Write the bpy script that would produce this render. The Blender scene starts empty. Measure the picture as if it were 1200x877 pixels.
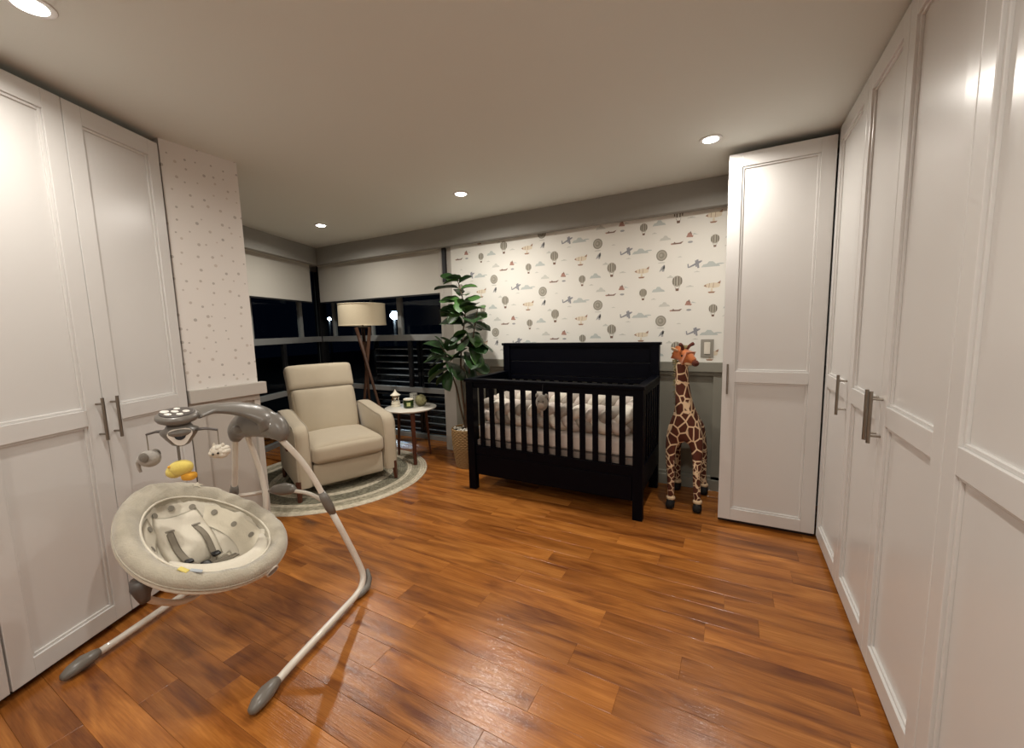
import bpy, math, random
from mathutils import Vector, Matrix, Euler, noise
random.seed(7)
PI = math.pi
S = bpy.context.scene
C = S.collection

# ---------------------------------------------------------------- camera
CAM_H = 1.311
F_PX = 475.36
yaw, pitch, roll = math.radians(28.489), math.radians(6.488), math.radians(1.4978)
fw = Vector((-math.sin(yaw)*math.cos(pitch), math.cos(yaw)*math.cos(pitch), -math.sin(pitch)))
rt = Vector((math.cos(yaw), math.sin(yaw), 0))
dn = fw.cross(rt)
r2 = rt*math.cos(roll) + dn*math.sin(roll)
d2 = -rt*math.sin(roll) + dn*math.cos(roll)
cam = bpy.data.cameras.new('camera')
co = bpy.data.objects.new('camera', cam); C.objects.link(co)
m = Matrix.Identity(4)
for i in range(3):
    m[i][0] = r2[i]; m[i][1] = -d2[i]; m[i][2] = -fw[i]
m[0][3], m[1][3], m[2][3] = 0, 0, CAM_H
co.matrix_world = m
cam.sensor_width = 36; cam.lens = F_PX*36/1200; cam.clip_start = 0.02
S.camera = co

# ---------------------------------------------------------------- world, exposure
S.view_settings.view_transform = 'Standard'
S.view_settings.look = 'None'
S.view_settings.exposure = 0.0
S.view_settings.gamma = 1
W = bpy.data.worlds.new('night'); S.world = W; W.use_nodes = True
W.node_tree.nodes['Background'].inputs[0].default_value = (0.004, 0.008, 0.02, 1)
W.node_tree.nodes['Background'].inputs[1].default_value = 0.14

ZC = 2.342
LIGHTS = [(-.139, 2.682), (-1.858, 2.679), (-3.517, 2.699), (-1.938, .515), (-.14, .45), (-1.0, -.9)]
LPOW = [10, 18, 12, 10, 15, 12]
LCOL = (1.0, .945, .865)

# ---------------------------------------------------------------- materials
MAT = {}
def lin(c):
    return tuple(((x/255)/12.92 if x/255 <= .04045 else ((x/255+.055)/1.055)**2.4) for x in c)
def nt(name, rough=.6, metal=0, spec=.5):
    mt = bpy.data.materials.new(name); mt.use_nodes = True
    n = mt.node_tree.nodes; l = mt.node_tree.links
    b = n['Principled BSDF']
    b.inputs['Roughness'].default_value = rough; b.inputs['Metallic'].default_value = metal
    b.inputs['Specular IOR Level'].default_value = spec
    MAT[name] = mt
    return mt, n, l, b
def setup(name, rgb, rough=.6, metal=0, var=0.0, vs=8.0, bump=0.0, bs=60.0, spec=.5, coat=0, sheen=0):
    """plain procedural surface: base colour broken up by noise, fine noise relief"""
    mt, n, l, b = nt(name, rough, metal, spec)
    c = lin(rgb)
    tc = n.new('ShaderNodeTexCoord')
    if var > 0:
        no = n.new('ShaderNodeTexNoise'); no.inputs['Scale'].default_value = vs; no.inputs['Detail'].default_value = 4
        mx = n.new('ShaderNodeMix'); mx.data_type = 'RGBA'
        mx.inputs[6].default_value = (*[x*(1-var) for x in c], 1); mx.inputs[7].default_value = (*[min(1, x*(1+var)) for x in c], 1)
        l.new(tc.outputs['Object'], no.inputs['Vector']); l.new(no.outputs['Fac'], mx.inputs[0]); l.new(mx.outputs[2], b.inputs['Base Color'])
    else:
        b.inputs['Base Color'].default_value = (*c, 1)
    if bump > 0:
        n2 = n.new('ShaderNodeTexNoise'); n2.inputs['Scale'].default_value = bs; n2.inputs['Detail'].default_value = 3
        bp = n.new('ShaderNodeBump'); bp.inputs['Strength'].default_value = bump; bp.inputs['Distance'].default_value = .003
        l.new(tc.outputs['Object'], n2.inputs['Vector']); l.new(n2.outputs['Fac'], bp.inputs['Height']); l.new(bp.outputs[0], b.inputs['Normal'])
    b.inputs['Coat Weight'].default_value = coat
    b.inputs['Sheen Weight'].default_value = sheen
    return mt
setup('lacquer', (216, 214, 211), .26, var=.01, vs=3, spec=.5)
setup('carcass', (190, 184, 178), .5, var=.02)
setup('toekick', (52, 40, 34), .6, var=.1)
setup('steel', (150, 142, 132), .32, 1.0, var=.05, vs=40)
setup('ceiling', (220, 223, 217), .9, var=.015, vs=2, bump=.1, bs=200)
setup('beam', (146, 144, 138), .85, var=.02, vs=2, bump=.08, bs=150)
setup('wall_white', (206, 200, 190), .85, var=.02, vs=2)
setup('wall_grey', (140, 138, 126), .7, var=.03, vs=3, bump=.06, bs=120)
setup('pier_grey', (188, 183, 175), .65, var=.02, vs=3, bump=.05, bs=120)
setup('paper', (232, 230, 222), .85, var=.012, vs=3, bump=.08, bs=260)
setup('frame_metal', (150, 152, 150), .45, .1, var=.06, vs=10)
setup('frame_dark', (34, 34, 36), .5, .3, var=.08)
setup('blind', (194, 190, 180), .9, var=.02, vs=2, bump=.12, bs=300)
setup('louvre', (30, 33, 40), .3, .2, var=.1)
setup('crib_black', (3, 4, 12), .42, 0, var=.25, vs=14, bump=.04, bs=80, spec=.09)
setup('fabric', (190, 177, 154), .9, var=.05, vs=12, bump=.25, bs=450, sheen=.25)
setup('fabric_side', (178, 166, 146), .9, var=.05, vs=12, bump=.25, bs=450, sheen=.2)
setup('seam', (110, 99, 82), .9, var=.05)
setup('walnut', (84, 44, 27), .42, 0, var=.3, vs=18, bump=.05, bs=60)
setup('lamp_wood', (88, 60, 44), .4, 0, var=.28, vs=20, bump=.05, bs=60)
setup('lamp_metal', (40, 34, 30), .35, .8, var=.05)
setup('marble', (226, 221, 209), .22, 0, var=.06, vs=7)
setup('porcelain', (238, 230, 210), .35, 0, var=.03)
setup('gold', (170, 120, 70), .35, .8, var=.05)
setup('green_glass', (38, 58, 22), .12, 0, var=.15, vs=10, coat=.5)
setup('label_cream', (190, 196, 130), .6, var=.04)
setup('box_white', (206, 206, 198), .6, var=.05, vs=60)
setup('ink', (60, 58, 60), .6)
setup('moss', (132, 128, 92), .95, var=.35, vs=60, bump=.8, bs=120)
setup('leaf', (30, 58, 24), .38, 0, var=.35, vs=9, bump=.15, bs=40, spec=.5)
setup('leaf_light', (56, 92, 40), .4, 0, var=.25, vs=9, bump=.15, bs=40)
setup('leaf_vein', (112, 148, 84), .5, var=.1)
setup('bark', (92, 72, 54), .85, var=.3, vs=30, bump=.6, bs=60)
setup('basket', (152, 122, 80), .85, var=.25, vs=40, bump=.4, bs=140)
setup('pebble', (224, 218, 204), .6, var=.06, vs=10)
setup('soil', (50, 38, 28), .95, var=.3, vs=30)
setup('mattress', (216, 204, 194), .9, var=.02, vs=5, bump=.15, bs=300)
setup('bed_base', (130, 118, 110), .8, var=.08)
setup('braid_white', (228, 220, 206), .9, var=.03, bump=.15, bs=300)
setup('braid_grey', (166, 157, 146), .9, var=.05, bump=.15, bs=300)
setup('braid_pink', (206, 194, 184), .9, var=.04, bump=.15, bs=300)
setup('plush_grey', (120, 114, 104), 1.0, var=.12, vs=40, bump=.8, bs=220, sheen=.4)
setup('plush_pink', (142, 130, 118), 1.0, var=.08, vs=40, bump=.6, bs=220)
setup('plush_yellow', (226, 204, 104), .95, var=.06, vs=30, bump=.5, bs=200, sheen=.3)
setup('plush_orange', (232, 172, 62), .95, var=.06, vs=30, bump=.5, bs=200)
setup('plush_white', (216, 208, 192), .95, var=.06, vs=30, bump=.6, bs=200, sheen=.3)
setup('plush_silver', (168, 162, 154), .95, var=.08, vs=30, bump=.6, bs=200, sheen=.3)
setup('swing_plush', (180, 172, 154), 1.0, var=.22, vs=22, bump=.9, bs=160, sheen=.5)
setup('swing_cream', (222, 215, 198), .9, var=.03, vs=8, bump=.3, bs=120, sheen=.2)
setup('swing_pad', (214, 206, 186), .9, var=.04, vs=10, bump=.3, bs=120, sheen=.2)
setup('swing_dot', (140, 134, 122), .95, var=.06)
setup('swing_plastic', (114, 109, 102), .32, 0, var=.03, vs=6, coat=.2)
setup('swing_plastic_dark', (84, 78, 74), .4, 0, var=.05)
setup('swing_tube', (222, 214, 202), .28, 0, var=.02, coat=.4)
setup('panel_icon', (240, 238, 230), .3)
setup('strap', (138, 130, 116), .85, var=.06, vs=60, bump=.4, bs=300)
setup('buckle', (26, 26, 30), .35, var=.1)
setup('tag_yellow', (226, 208, 118), .8, var=.03)
setup('tag_blue', (178, 186, 192), .8, var=.03)
setup('hoof', (14, 10, 9), .8, var=.2, bump=.4, bs=200)
setup('giraffe_tan', (186, 106, 56), .95, var=.12, vs=40, bump=.6, bs=250, sheen=.3)
setup('giraffe_cream', (226, 196, 158), .95, var=.08, vs=40, bump=.6, bs=250)
setup('giraffe_brown', (88, 42, 30), .95, var=.15, vs=40, bump=.6, bs=250)
setup('mane', (150, 138, 96), 1.0, var=.25, vs=60, bump=.9, bs=250)
setup('eye', (10, 8, 8), .08, coat=1)
setup('switch_plate', (150, 146, 136), .4, var=.03)
setup('switch_rocker', (226, 220, 206), .35, var=.02)
setup('cord', (190, 188, 180), .6)
setup('louvre_glint', (176, 180, 186), .3, 0)  # pale colour stands in for the highlights along the slat edges
setup('asphalt', (16, 17, 20), .9, var=.2)
for k, c in dict(p_disc=(150, 146, 134), p_disc2=(176, 171, 158), p_stripe=(120, 114, 102), p_basket=(122, 98, 84), p_cloud=(205, 205, 197), p_cloud2=(190, 196, 192),
                 p_biplane=(146, 147, 152), p_zep=(222, 210, 188), p_zep2=(158, 124, 102), p_red=(172, 132, 118), p_plane=(134, 110, 98), p_rock=(164, 165, 165)).items():
    setup(k, c, .85)
def emit(name, col, st):
    mt = bpy.data.materials.new(name); mt.use_nodes = True; n = mt.node_tree.nodes
    n.clear(); e = n.new('ShaderNodeEmission'); o = n.new('ShaderNodeOutputMaterial')
    e.inputs[0].default_value = (*col, 1); e.inputs[1].default_value = st
    mt.node_tree.links.new(e.outputs[0], o.inputs[0]); MAT[name] = mt
emit('downlight', (1, .95, .86), 30)
emit('street_glow', (.72, .88, 1), 60)
def glass():
    mt, n, l, b = nt('glass', .03)
    n.remove(b); o = n['Material Output']
    tr = n.new('ShaderNodeBsdfTransparent'); tr.inputs[0].default_value = (.9, .93, .94, 1)
    gl = n.new('ShaderNodeBsdfGlossy'); gl.inputs['Roughness'].default_value = .02; gl.inputs[0].default_value = (.8, .85, .9, 1)
    fr = n.new('ShaderNodeFresnel'); fr.inputs[0].default_value = 1.45
    mx = n.new('ShaderNodeMixShader')
    geo = n.new('ShaderNodeNewGeometry'); sb = n.new('ShaderNodeMath'); sb.operation = 'SUBTRACT'; sb.inputs[0].default_value = 1
    mm_ = n.new('ShaderNodeMath'); mm_.operation = 'MULTIPLY'   # reflect at the outer skin only; no total reflection inside the thin pane
    l.new(geo.outputs['Backfacing'], sb.inputs[1]); l.new(fr.outputs[0], mm_.inputs[0]); l.new(sb.outputs[0], mm_.inputs[1])
    l.new(mm_.outputs[0], mx.inputs[0]); l.new(tr.outputs[0], mx.inputs[1]); l.new(gl.outputs[0], mx.inputs[2]); l.new(mx.outputs[0], o.inputs[0])
glass()
def shade_mat():
    mt, n, l, b = nt('lampshade', .9)
    tc = n.new('ShaderNodeTexCoord'); w = n.new('ShaderNodeTexNoise'); w.inputs['Scale'].default_value = 90
    mp = n.new('ShaderNodeMapping'); mp.inputs['Scale'].default_value = (1, 1, 6)
    mx = n.new('ShaderNodeMix'); mx.data_type = 'RGBA'
    mx.inputs[6].default_value = (*lin((202, 188, 158)), 1); mx.inputs[7].default_value = (*lin((224, 212, 186)), 1)
    l.new(tc.outputs['Object'], mp.inputs[0]); l.new(mp.outputs[0], w.inputs['Vector']); l.new(w.outputs[0], mx.inputs[0]); l.new(mx.outputs[2], b.inputs['Base Color'])
shade_mat()
def wood_floor():
    mt, n, l, b = nt('floor_wood', .33, spec=.6)
    tc = n.new('ShaderNodeTexCoord'); oi = n.new('ShaderNodeObjectInfo')
    ad = n.new('ShaderNodeVectorMath'); ad.operation = 'ADD'
    cb = n.new('ShaderNodeCombineXYZ')
    ml = n.new('ShaderNodeMath'); ml.operation = 'MULTIPLY'; ml.inputs[1].default_value = 37.0
    m2 = n.new('ShaderNodeMath'); m2.operation = 'MULTIPLY'; m2.inputs[1].default_value = 19.0
    l.new(oi.outputs['Random'], ml.inputs[0]); l.new(oi.outputs['Random'], m2.inputs[0])
    l.new(ml.outputs[0], cb.inputs[0]); l.new(m2.outputs[0], cb.inputs[1])
    l.new(tc.outputs['Object'], ad.inputs[0]); l.new(cb.outputs[0], ad.inputs[1])
    # broad cathedral figure
    mp = n.new('ShaderNodeMapping'); mp.inputs['Scale'].default_value = (.9, 6.5, 1)
    l.new(ad.outputs[0], mp.inputs[0])
    n1 = n.new('ShaderNodeTexNoise'); n1.inputs['Scale'].default_value = 2.2; n1.inputs['Detail'].default_value = 5; n1.inputs['Distortion'].default_value = .9
    l.new(mp.outputs[0], n1.inputs['Vector'])
    # fine streaks
    mp2 = n.new('ShaderNodeMapping'); mp2.inputs['Scale'].default_value = (2.5, 60, 1)
    l.new(ad.outputs[0], mp2.inputs[0])
    n2 = n.new('ShaderNodeTexNoise'); n2.inputs['Scale'].default_value = 3; n2.inputs['Detail'].default_value = 6
    l.new(mp2.outputs[0], n2.inputs['Vector'])
    # knots
    mp3 = n.new('ShaderNodeMapping'); mp3.inputs['Scale'].default_value = (1.1, 3.2, 1)
    l.new(ad.outputs[0], mp3.inputs[0])
    vo = n.new('ShaderNodeTexVoronoi'); vo.inputs['Scale'].default_value = 1.25
    n3 = n.new('ShaderNodeTexNoise'); n3.inputs['Scale'].default_value = 9
    l.new(mp3.outputs[0], n3.inputs['Vector'])
    mv = n.new('ShaderNodeMix'); mv.data_type = 'VECTOR'; mv.inputs[0].default_value = .08
    l.new(mp3.outputs[0], mv.inputs[4]); l.new(n3.outputs['Color'], mv.inputs[5]); l.new(mv.outputs[1], vo.inputs['Vector'])
    kr = n.new('ShaderNodeValToRGB'); e = kr.color_ramp.elements
    e[0].position = .03; e[0].color = (1, 1, 1, 1); e[1].position = .17; e[1].color = (0, 0, 0, 1)
    l.new(vo.outputs['Distance'], kr.inputs[0])
    r1 = n.new('ShaderNodeValToRGB'); e = r1.color_ramp.elements
    e[0].position = .28; e[0].color = (*lin((114, 64, 30)), 1)
    e[1].position = .74; e[1].color = (*lin((198, 132, 64)), 1)
    k = r1.color_ramp.elements.new(.5); k.color = (*lin((164, 103, 46)), 1)
    l.new(n1.outputs[0], r1.inputs[0])
    r2_ = n.new('ShaderNodeValToRGB'); e = r2_.color_ramp.elements
    e[0].position = .3; e[0].color = (.74, .69, .65, 1); e[1].position = .65; e[1].color = (1.06, 1.05, 1.03, 1)
    l.new(n2.outputs[0], r2_.inputs[0])
    mu = n.new('ShaderNodeMix'); mu.data_type = 'RGBA'; mu.blend_type = 'MULTIPLY'; mu.inputs[0].default_value = .8
    l.new(r1.outputs[0], mu.inputs[6]); l.new(r2_.outputs[0], mu.inputs[7])
    # plank to plank tone
    r3 = n.new('ShaderNodeValToRGB'); e = r3.color_ramp.elements
    e[0].position = 0; e[0].color = (.68, .62, .62, 1); e[1].position = 1; e[1].color = (1.12, 1.08, 1.02, 1)
    k = r3.color_ramp.elements.new(.35); k.color = (.92, .9, .88, 1)
    l.new(oi.outputs['Random'], r3.inputs[0])
    mu2 = n.new('ShaderNodeMix'); mu2.data_type = 'RGBA'; mu2.blend_type = 'MULTIPLY'; mu2.inputs[0].default_value = .85
    l.new(mu.outputs[2], mu2.inputs[6]); l.new(r3.outputs[0], mu2.inputs[7])
    mk = n.new('ShaderNodeMix'); mk.data_type = 'RGBA'; mk.inputs[7].default_value = (*lin((62, 32, 20)), 1)
    km = n.new('ShaderNodeMath'); km.operation = 'MULTIPLY'; km.inputs[1].default_value = .75
    l.new(kr.outputs[0], km.inputs[0]); l.new(km.outputs[0], mk.inputs[0]); l.new(mu2.outputs[2], mk.inputs[6])
    l.new(mk.outputs[2], b.inputs['Base Color'])
    # relief: along-grain streaks plus cross chatter marks
    mp4 = n.new('ShaderNodeMapping'); mp4.inputs['Scale'].default_value = (5, 110, 1)
    l.new(ad.outputs[0], mp4.inputs[0])
    n4 = n.new('ShaderNodeTexNoise'); n4.inputs['Scale'].default_value = 3; n4.inputs['Detail'].default_value = 4
    l.new(mp4.outputs[0], n4.inputs['Vector'])
    mp5 = n.new('ShaderNodeMapping'); mp5.inputs['Scale'].default_value = (22, 5, 1)
    l.new(ad.outputs[0], mp5.inputs[0])
    n5 = n.new('ShaderNodeTexNoise'); n5.inputs['Scale'].default_value = 3; n5.inputs['Detail'].default_value = 2
    l.new(mp5.outputs[0], n5.inputs['Vector'])
    am = n.new('ShaderNodeMath'); am.operation = 'MULTIPLY_ADD'; am.inputs[1].default_value = .35
    l.new(n5.outputs[0], am.inputs[0]); l.new(n4.outputs[0], am.inputs[2])
    bp = n.new('ShaderNodeBump'); bp.inputs['Strength'].default_value = .34; bp.inputs['Distance'].default_value = .002
    l.new(am.outputs[0], bp.inputs['Height']); l.new(bp.outputs[0], b.inputs['Normal'])
    rr = n.new('ShaderNodeMapRange'); rr.inputs[3].default_value = .12; rr.inputs[4].default_value = .28
    l.new(n2.outputs[0], rr.inputs[0]); l.new(rr.outputs[0], b.inputs['Roughness'])
wood_floor()
def dotted_paper():
    mt, n, l, b = nt('dotted_paper', .85)
    tc = n.new('ShaderNodeTexCoord'); vo = n.new('ShaderNodeTexVoronoi'); vo.inputs['Scale'].default_value = 15; vo.inputs['Randomness'].default_value = .75
    l.new(tc.outputs['Object'], vo.inputs['Vector'])
    vo.voronoi_dimensions = '2D'; sp_ = n.new('ShaderNodeSeparateXYZ'); cb = n.new('ShaderNodeCombineXYZ')
    l.new(tc.outputs['Object'], sp_.inputs[0]); l.new(sp_.outputs[1], cb.inputs[0]); l.new(sp_.outputs[2], cb.inputs[1]); l.new(cb.outputs[0], vo.inputs['Vector'])
    sz = n.new('ShaderNodeSeparateColor'); l.new(vo.outputs['Color'], sz.inputs[0])
    th = n.new('ShaderNodeMath'); th.operation = 'MULTIPLY_ADD'; th.inputs[1].default_value = .07; th.inputs[2].default_value = .065
    l.new(sz.outputs[0], th.inputs[0])
    lt = n.new('ShaderNodeMath'); lt.operation = 'LESS_THAN'
    l.new(vo.outputs['Distance'], lt.inputs[0]); l.new(th.outputs[0], lt.inputs[1])
    cr = n.new('ShaderNodeValToRGB'); e = cr.color_ramp.elements
    e[0].color = (*lin((178, 173, 166)), 1); e[1].color = (*lin((206, 196, 186)), 1)
    l.new(sz.outputs[1], cr.inputs[0])
    mx = n.new('ShaderNodeMix'); mx.data_type = 'RGBA'; mx.inputs[6].default_value = (*lin((224, 219, 213)), 1)
    l.new(lt.outputs[0], mx.inputs[0]); l.new(cr.outputs[0], mx.inputs[7]); l.new(mx.outputs[2], b.inputs['Base Color'])
dotted_paper()
def giraffe_coat():
    mt, n, l, b = nt('giraffe_coat', .95)
    tc = n.new('ShaderNodeTexCoord'); vo = n.new('ShaderNodeTexVoronoi'); vo.feature = 'DISTANCE_TO_EDGE'; vo.inputs['Scale'].default_value = 21
    mp = n.new('ShaderNodeMapping'); mp.inputs['Scale'].default_value = (1, 1, .78)
    l.new(tc.outputs['Object'], mp.inputs[0]); l.new(mp.outputs[0], vo.inputs['Vector'])
    sx = n.new('ShaderNodeSeparateXYZ'); l.new(tc.outputs['Object'], sx.inputs[0])
    gt = n.new('ShaderNodeMath'); gt.operation = 'LESS_THAN'; gt.inputs[1].default_value = .34; l.new(sx.outputs[2], gt.inputs[0])
    ms = n.new('ShaderNodeMath'); ms.operation = 'MULTIPLY_ADD'; ms.inputs[1].default_value = 14; ms.inputs[2].default_value = 17; l.new(gt.outputs[0], ms.inputs[0]); l.new(ms.outputs[0], vo.inputs['Scale'])
    cr = n.new('ShaderNodeValToRGB'); e = cr.color_ramp.elements
    e[0].position = .05; e[0].color = (*lin((240, 210, 172)), 1); e[1].position = .085; e[1].color = (*lin((92, 46, 30)), 1)
    l.new(vo.outputs['Distance'], cr.inputs[0]); l.new(cr.outputs[0], b.inputs['Base Color'])
    no = n.new('ShaderNodeTexNoise'); no.inputs['Scale'].default_value = 260
    bp = n.new('ShaderNodeBump'); bp.inputs['Strength'].default_value = .6; bp.inputs['Distance'].default_value = .003
    l.new(tc.outputs['Object'], no.inputs['Vector']); l.new(no.outputs[0], bp.inputs['Height']); l.new(bp.outputs[0], b.inputs['Normal'])
giraffe_coat()
def rug_mat(name, a, c):
    mt, n, l, b = nt(name, 1.0)
    tc = n.new('ShaderNodeTexCoord'); no = n.new('ShaderNodeTexNoise'); no.inputs['Scale'].default_value = 38; no.inputs['Detail'].default_value = 3
    mx = n.new('ShaderNodeMix'); mx.data_type = 'RGBA'; mx.inputs[6].default_value = (*lin(a), 1); mx.inputs[7].default_value = (*lin(c), 1)
    cr = n.new('ShaderNodeValToRGB'); cr.color_ramp.elements[0].position = .4; cr.color_ramp.elements[1].position = .6
    l.new(tc.outputs['Object'], no.inputs['Vector']); l.new(no.outputs[0], cr.inputs[0]); l.new(cr.outputs[0], mx.inputs[0]); l.new(mx.outputs[2], b.inputs['Base Color'])
    bp = n.new('ShaderNodeBump'); bp.inputs['Strength'].default_value = .8; bp.inputs['Distance'].default_value = .004
    l.new(no.outputs[0], bp.inputs['Height']); l.new(bp.outputs[0], b.inputs['Normal'])
rug_mat('rug_light', (216, 207, 186), (196, 186, 164))
rug_mat('rug_grey', (142, 138, 118), (112, 108, 92))
rug_mat('rug_mix', (176, 168, 146), (150, 144, 124))

# ---------------------------------------------------------------- mesh helpers
def frame_of(d, up=(0, 0, 1)):
    d = Vector(d).normalized(); up = Vector(up)
    if abs(d.dot(up)) > .97: up = Vector((1, 0, 0)) if abs(d.x) < .9 else Vector((0, 1, 0))
    x = d.cross(up).normalized(); y = x.cross(d).normalized()
    return x, y, d
class MB:
    def __init__(s): s.v = []; s.f = []; s.mi = []; s.cur = 0
    def add(s, vs, fs, xf=None):
        o = len(s.v)
        s.v += [tuple(xf @ Vector(p)) if xf else tuple(p) for p in vs]
        s.f += [tuple(i+o for i in f) for f in fs]; s.mi += [s.cur]*len(fs)
        return s
    def box(s, c, size, xf=None, taper=1.0):
        x, y, z = [k/2 for k in size]; t = taper
        vs = [(c[0]+a*x*(t if d < 0 else 1), c[1]+b*y*(t if d < 0 else 1), c[2]+d*z) for d in (-1, 1) for b in (-1, 1) for a in (-1, 1)]
        return s.add(vs, [(0, 2, 3, 1), (4, 5, 7, 6), (0, 1, 5, 4), (2, 6, 7, 3), (0, 4, 6, 2), (1, 3, 7, 5)], xf)
    def bx(s, x0, x1, y0, y1, z0, z1, xf=None):
        return s.box(((x0+x1)/2, (y0+y1)/2, (z0+z1)/2), (x1-x0, y1-y0, z1-z0), xf)
    def tube(s, pts, r, n=10, rh=None, up=(0, 0, 1), cap=True, closed=False):
        """swept ellipse: r = half width(s), rh = half height(s)"""
        pts = [Vector(p) for p in pts]; N = len(pts)
        R = r if isinstance(r, (list, tuple)) else [r]*N
        RH = R if rh is None else (rh if isinstance(rh, (list, tuple)) else [rh]*N)
        vs = []; px = None
        for i, p in enumerate(pts):
            if closed: d = pts[(i+1) % N]-pts[i-1]
            else: d = pts[min(i+1, N-1)]-pts[max(i-1, 0)]
            if px is None: x, y, _ = frame_of(d, up)
            else:
                d.normalize(); x = px-d*px.dot(d); x.normalize(); y = x.cross(d).normalized()
            px = x
            for k in range(n):
                a = 2*PI*k/n
                vs.append(p+x*math.cos(a)*R[i]+y*math.sin(a)*RH[i])
        fs = []
        M = N if closed else N-1
        for i in range(M):
            j = (i+1) % N
            for k in range(n):
                k2 = (k+1) % n
                fs.append((i*n+k, i*n+k2, j*n+k2, j*n+k))
        if cap and not closed:
            fs.append(tuple(range(n))[::-1]); fs.append(tuple((N-1)*n+k for k in range(n)))
        return s.add(vs, fs)
    def cyl(s, p0, p1, r0, r1=None, n=14):
        return s.tube([p0, p1], [r0, r0 if r1 is None else r1], n)
    def lathe(s, prof, c=(0, 0, 0), n=28, xf=None, sx=1, sy=1):
        vs = []; fs = []
        for r, z in prof:
            for k in range(n):
                a = 2*PI*k/n; vs.append((c[0]+r*math.cos(a)*sx, c[1]+r*math.sin(a)*sy, c[2]+z))
        for i in range(len(prof)-1):
            for k in range(n):
                k2 = (k+1) % n; fs.append((i*n+k, i*n+k2, (i+1)*n+k2, (i+1)*n+k))
        fs.append(tuple(range(n))[::-1]); fs.append(tuple((len(prof)-1)*n+k for k in range(n)))
        return s.add(vs, fs, xf)
    def ell(s, c, r, xf=None, nu=16, nv=10):
        vs = []; fs = []
        r = (r, r, r) if not isinstance(r, (tuple, list)) else r
        for i in range(nv+1):
            t = PI*i/nv
            for k in range(nu):
                a = 2*PI*k/nu
                p = Vector((r[0]*math.sin(t)*math.cos(a), r[1]*math.sin(t)*math.sin(a), r[2]*math.cos(t)))
                if xf: p = xf @ p
                vs.append(p+Vector(c))
        for i in range(nv):
            for k in range(nu):
                k2 = (k+1) % nu; fs.append((i*nu+k, (i+1)*nu+k, (i+1)*nu+k2, i*nu+k2))
        return s.add(vs, fs)
    def prism(s, poly, y0, y1, xf=None):
        """polygon in xz extruded along y"""
        n = len(poly)
        vs = [(x, y0, z) for x, z in poly]+[(x, y1, z) for x, z in poly]
        fs = [tuple(range(n)), tuple(range(2*n-1, n-1, -1))]+[(i, i+n, (i+1) % n+n, (i+1) % n) for i in range(n)]
        return s.add(vs, fs, xf)
    def soft(s, c, size, r=.03, puff=(0, 0, 0), n=10, xf=None, fn=None):
        """cushion: rounded box whose faces bulge by puff"""
        hx, hy, hz = [k/2 for k in size]; idx = {}; vs = []; fs = []
        def vert(p):
            k = tuple(round(q, 6) for q in p)
            if k not in idx:
                q = Vector((p[0]*hx, p[1]*hy, p[2]*hz))
                inner = Vector([max(-h+r, min(h-r, w)) if h > r else 0 for w, h in zip(q, (hx, hy, hz))])
                d = q-inner
                if d.length > 1e-9: d = d.normalized()*min(r, d.length)
                o = inner+d
                a = [1-p[0]**4, 1-p[1]**4, 1-p[2]**4]
                o.x += puff[0]*p[0]*a[1]*a[2]; o.y += puff[1]*p[1]*a[0]*a[2]; o.z += puff[2]*p[2]*a[0]*a[1]
                o += Vector(c)
                if fn: o = fn(o)
                idx[k] = len(vs); vs.append(o)
            return idx[k]
        g = [-math.cos(PI*i/n) for i in range(n+1)]
        g = [math.copysign(abs(t)**.8, t) for t in g]
        for ax in range(3):
            for sg in (-1, 1):
                for i in range(n):
                    for j in range(n):
                        q = []
                        for a, b in ((i, j), (i+1, j), (i+1, j+1), (i, j+1)):
                            p = [0, 0, 0]; p[ax] = sg; p[(ax+1) % 3] = g[a]; p[(ax+2) % 3] = g[b]; q.append(vert(p))
                        fs.append(tuple(q if sg > 0 else q[::-1]))
        return s.add(vs, fs, xf)
    def build(s, name, mat, parent=None, smooth=False, bevel=0, seg=2, sub=0, loc=None, rz=None):
        me = bpy.data.meshes.new(name); me.from_pydata([tuple(p) for p in s.v], [], s.f); me.update()
        for k in (mat if isinstance(mat, (list, tuple)) else [mat]): me.materials.append(MAT[k])
        if any(s.mi): me.polygons.foreach_set('material_index', s.mi)
        if smooth:
            me.polygons.foreach_set('use_smooth', [True]*len(me.polygons))
            if smooth != True: me.set_sharp_from_angle(angle=math.radians(smooth))
        o = bpy.data.objects.new(name, me); C.objects.link(o)
        if parent: o.parent = parent
        if loc is not None: o.location = loc
        if rz is not None: o.rotation_euler = (0, 0, rz)
        if bevel:
            b = o.modifiers.new('bevel', 'BEVEL'); b.width = bevel; b.segments = seg; b.limit_method = 'ANGLE'; b.angle_limit = math.radians(40)
        if sub:
            b = o.modifiers.new('sub', 'SUBSURF'); b.levels = sub; b.render_levels = sub
        return o
def thing(name, label, cat, loc=(0, 0, 0), rz=0, group=None):
    o = bpy.data.objects.new(name, None); C.objects.link(o); o.empty_display_size = .1
    o.location = loc; o.rotation_euler = (0, 0, rz); o['label'] = label; o['category'] = cat
    if group: o['group'] = group
    return o
def tag(o, label, cat, group=None):
    o['label'] = label; o['category'] = cat
    if group: o['group'] = group
    return o
def struct(o, label):
    o['kind'] = 'structure'; o['label'] = label; return o
def smooth_path(pts, k=6):
    """Catmull-Rom"""
    P = [Vector(p) for p in pts]; P = [P[0]*2-P[1]]+P+[P[-1]*2-P[-2]]; out = []
    for i in range(1, len(P)-2):
        for j in range(k):
            t = j/k; a, b, c, d = P[i-1:i+3]
            out.append(.5*((2*b)+(c-a)*t+(2*a-5*b+4*c-d)*t*t+(3*b-a-3*c+d)*t**3))
    out.append(P[-2]); return out
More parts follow.
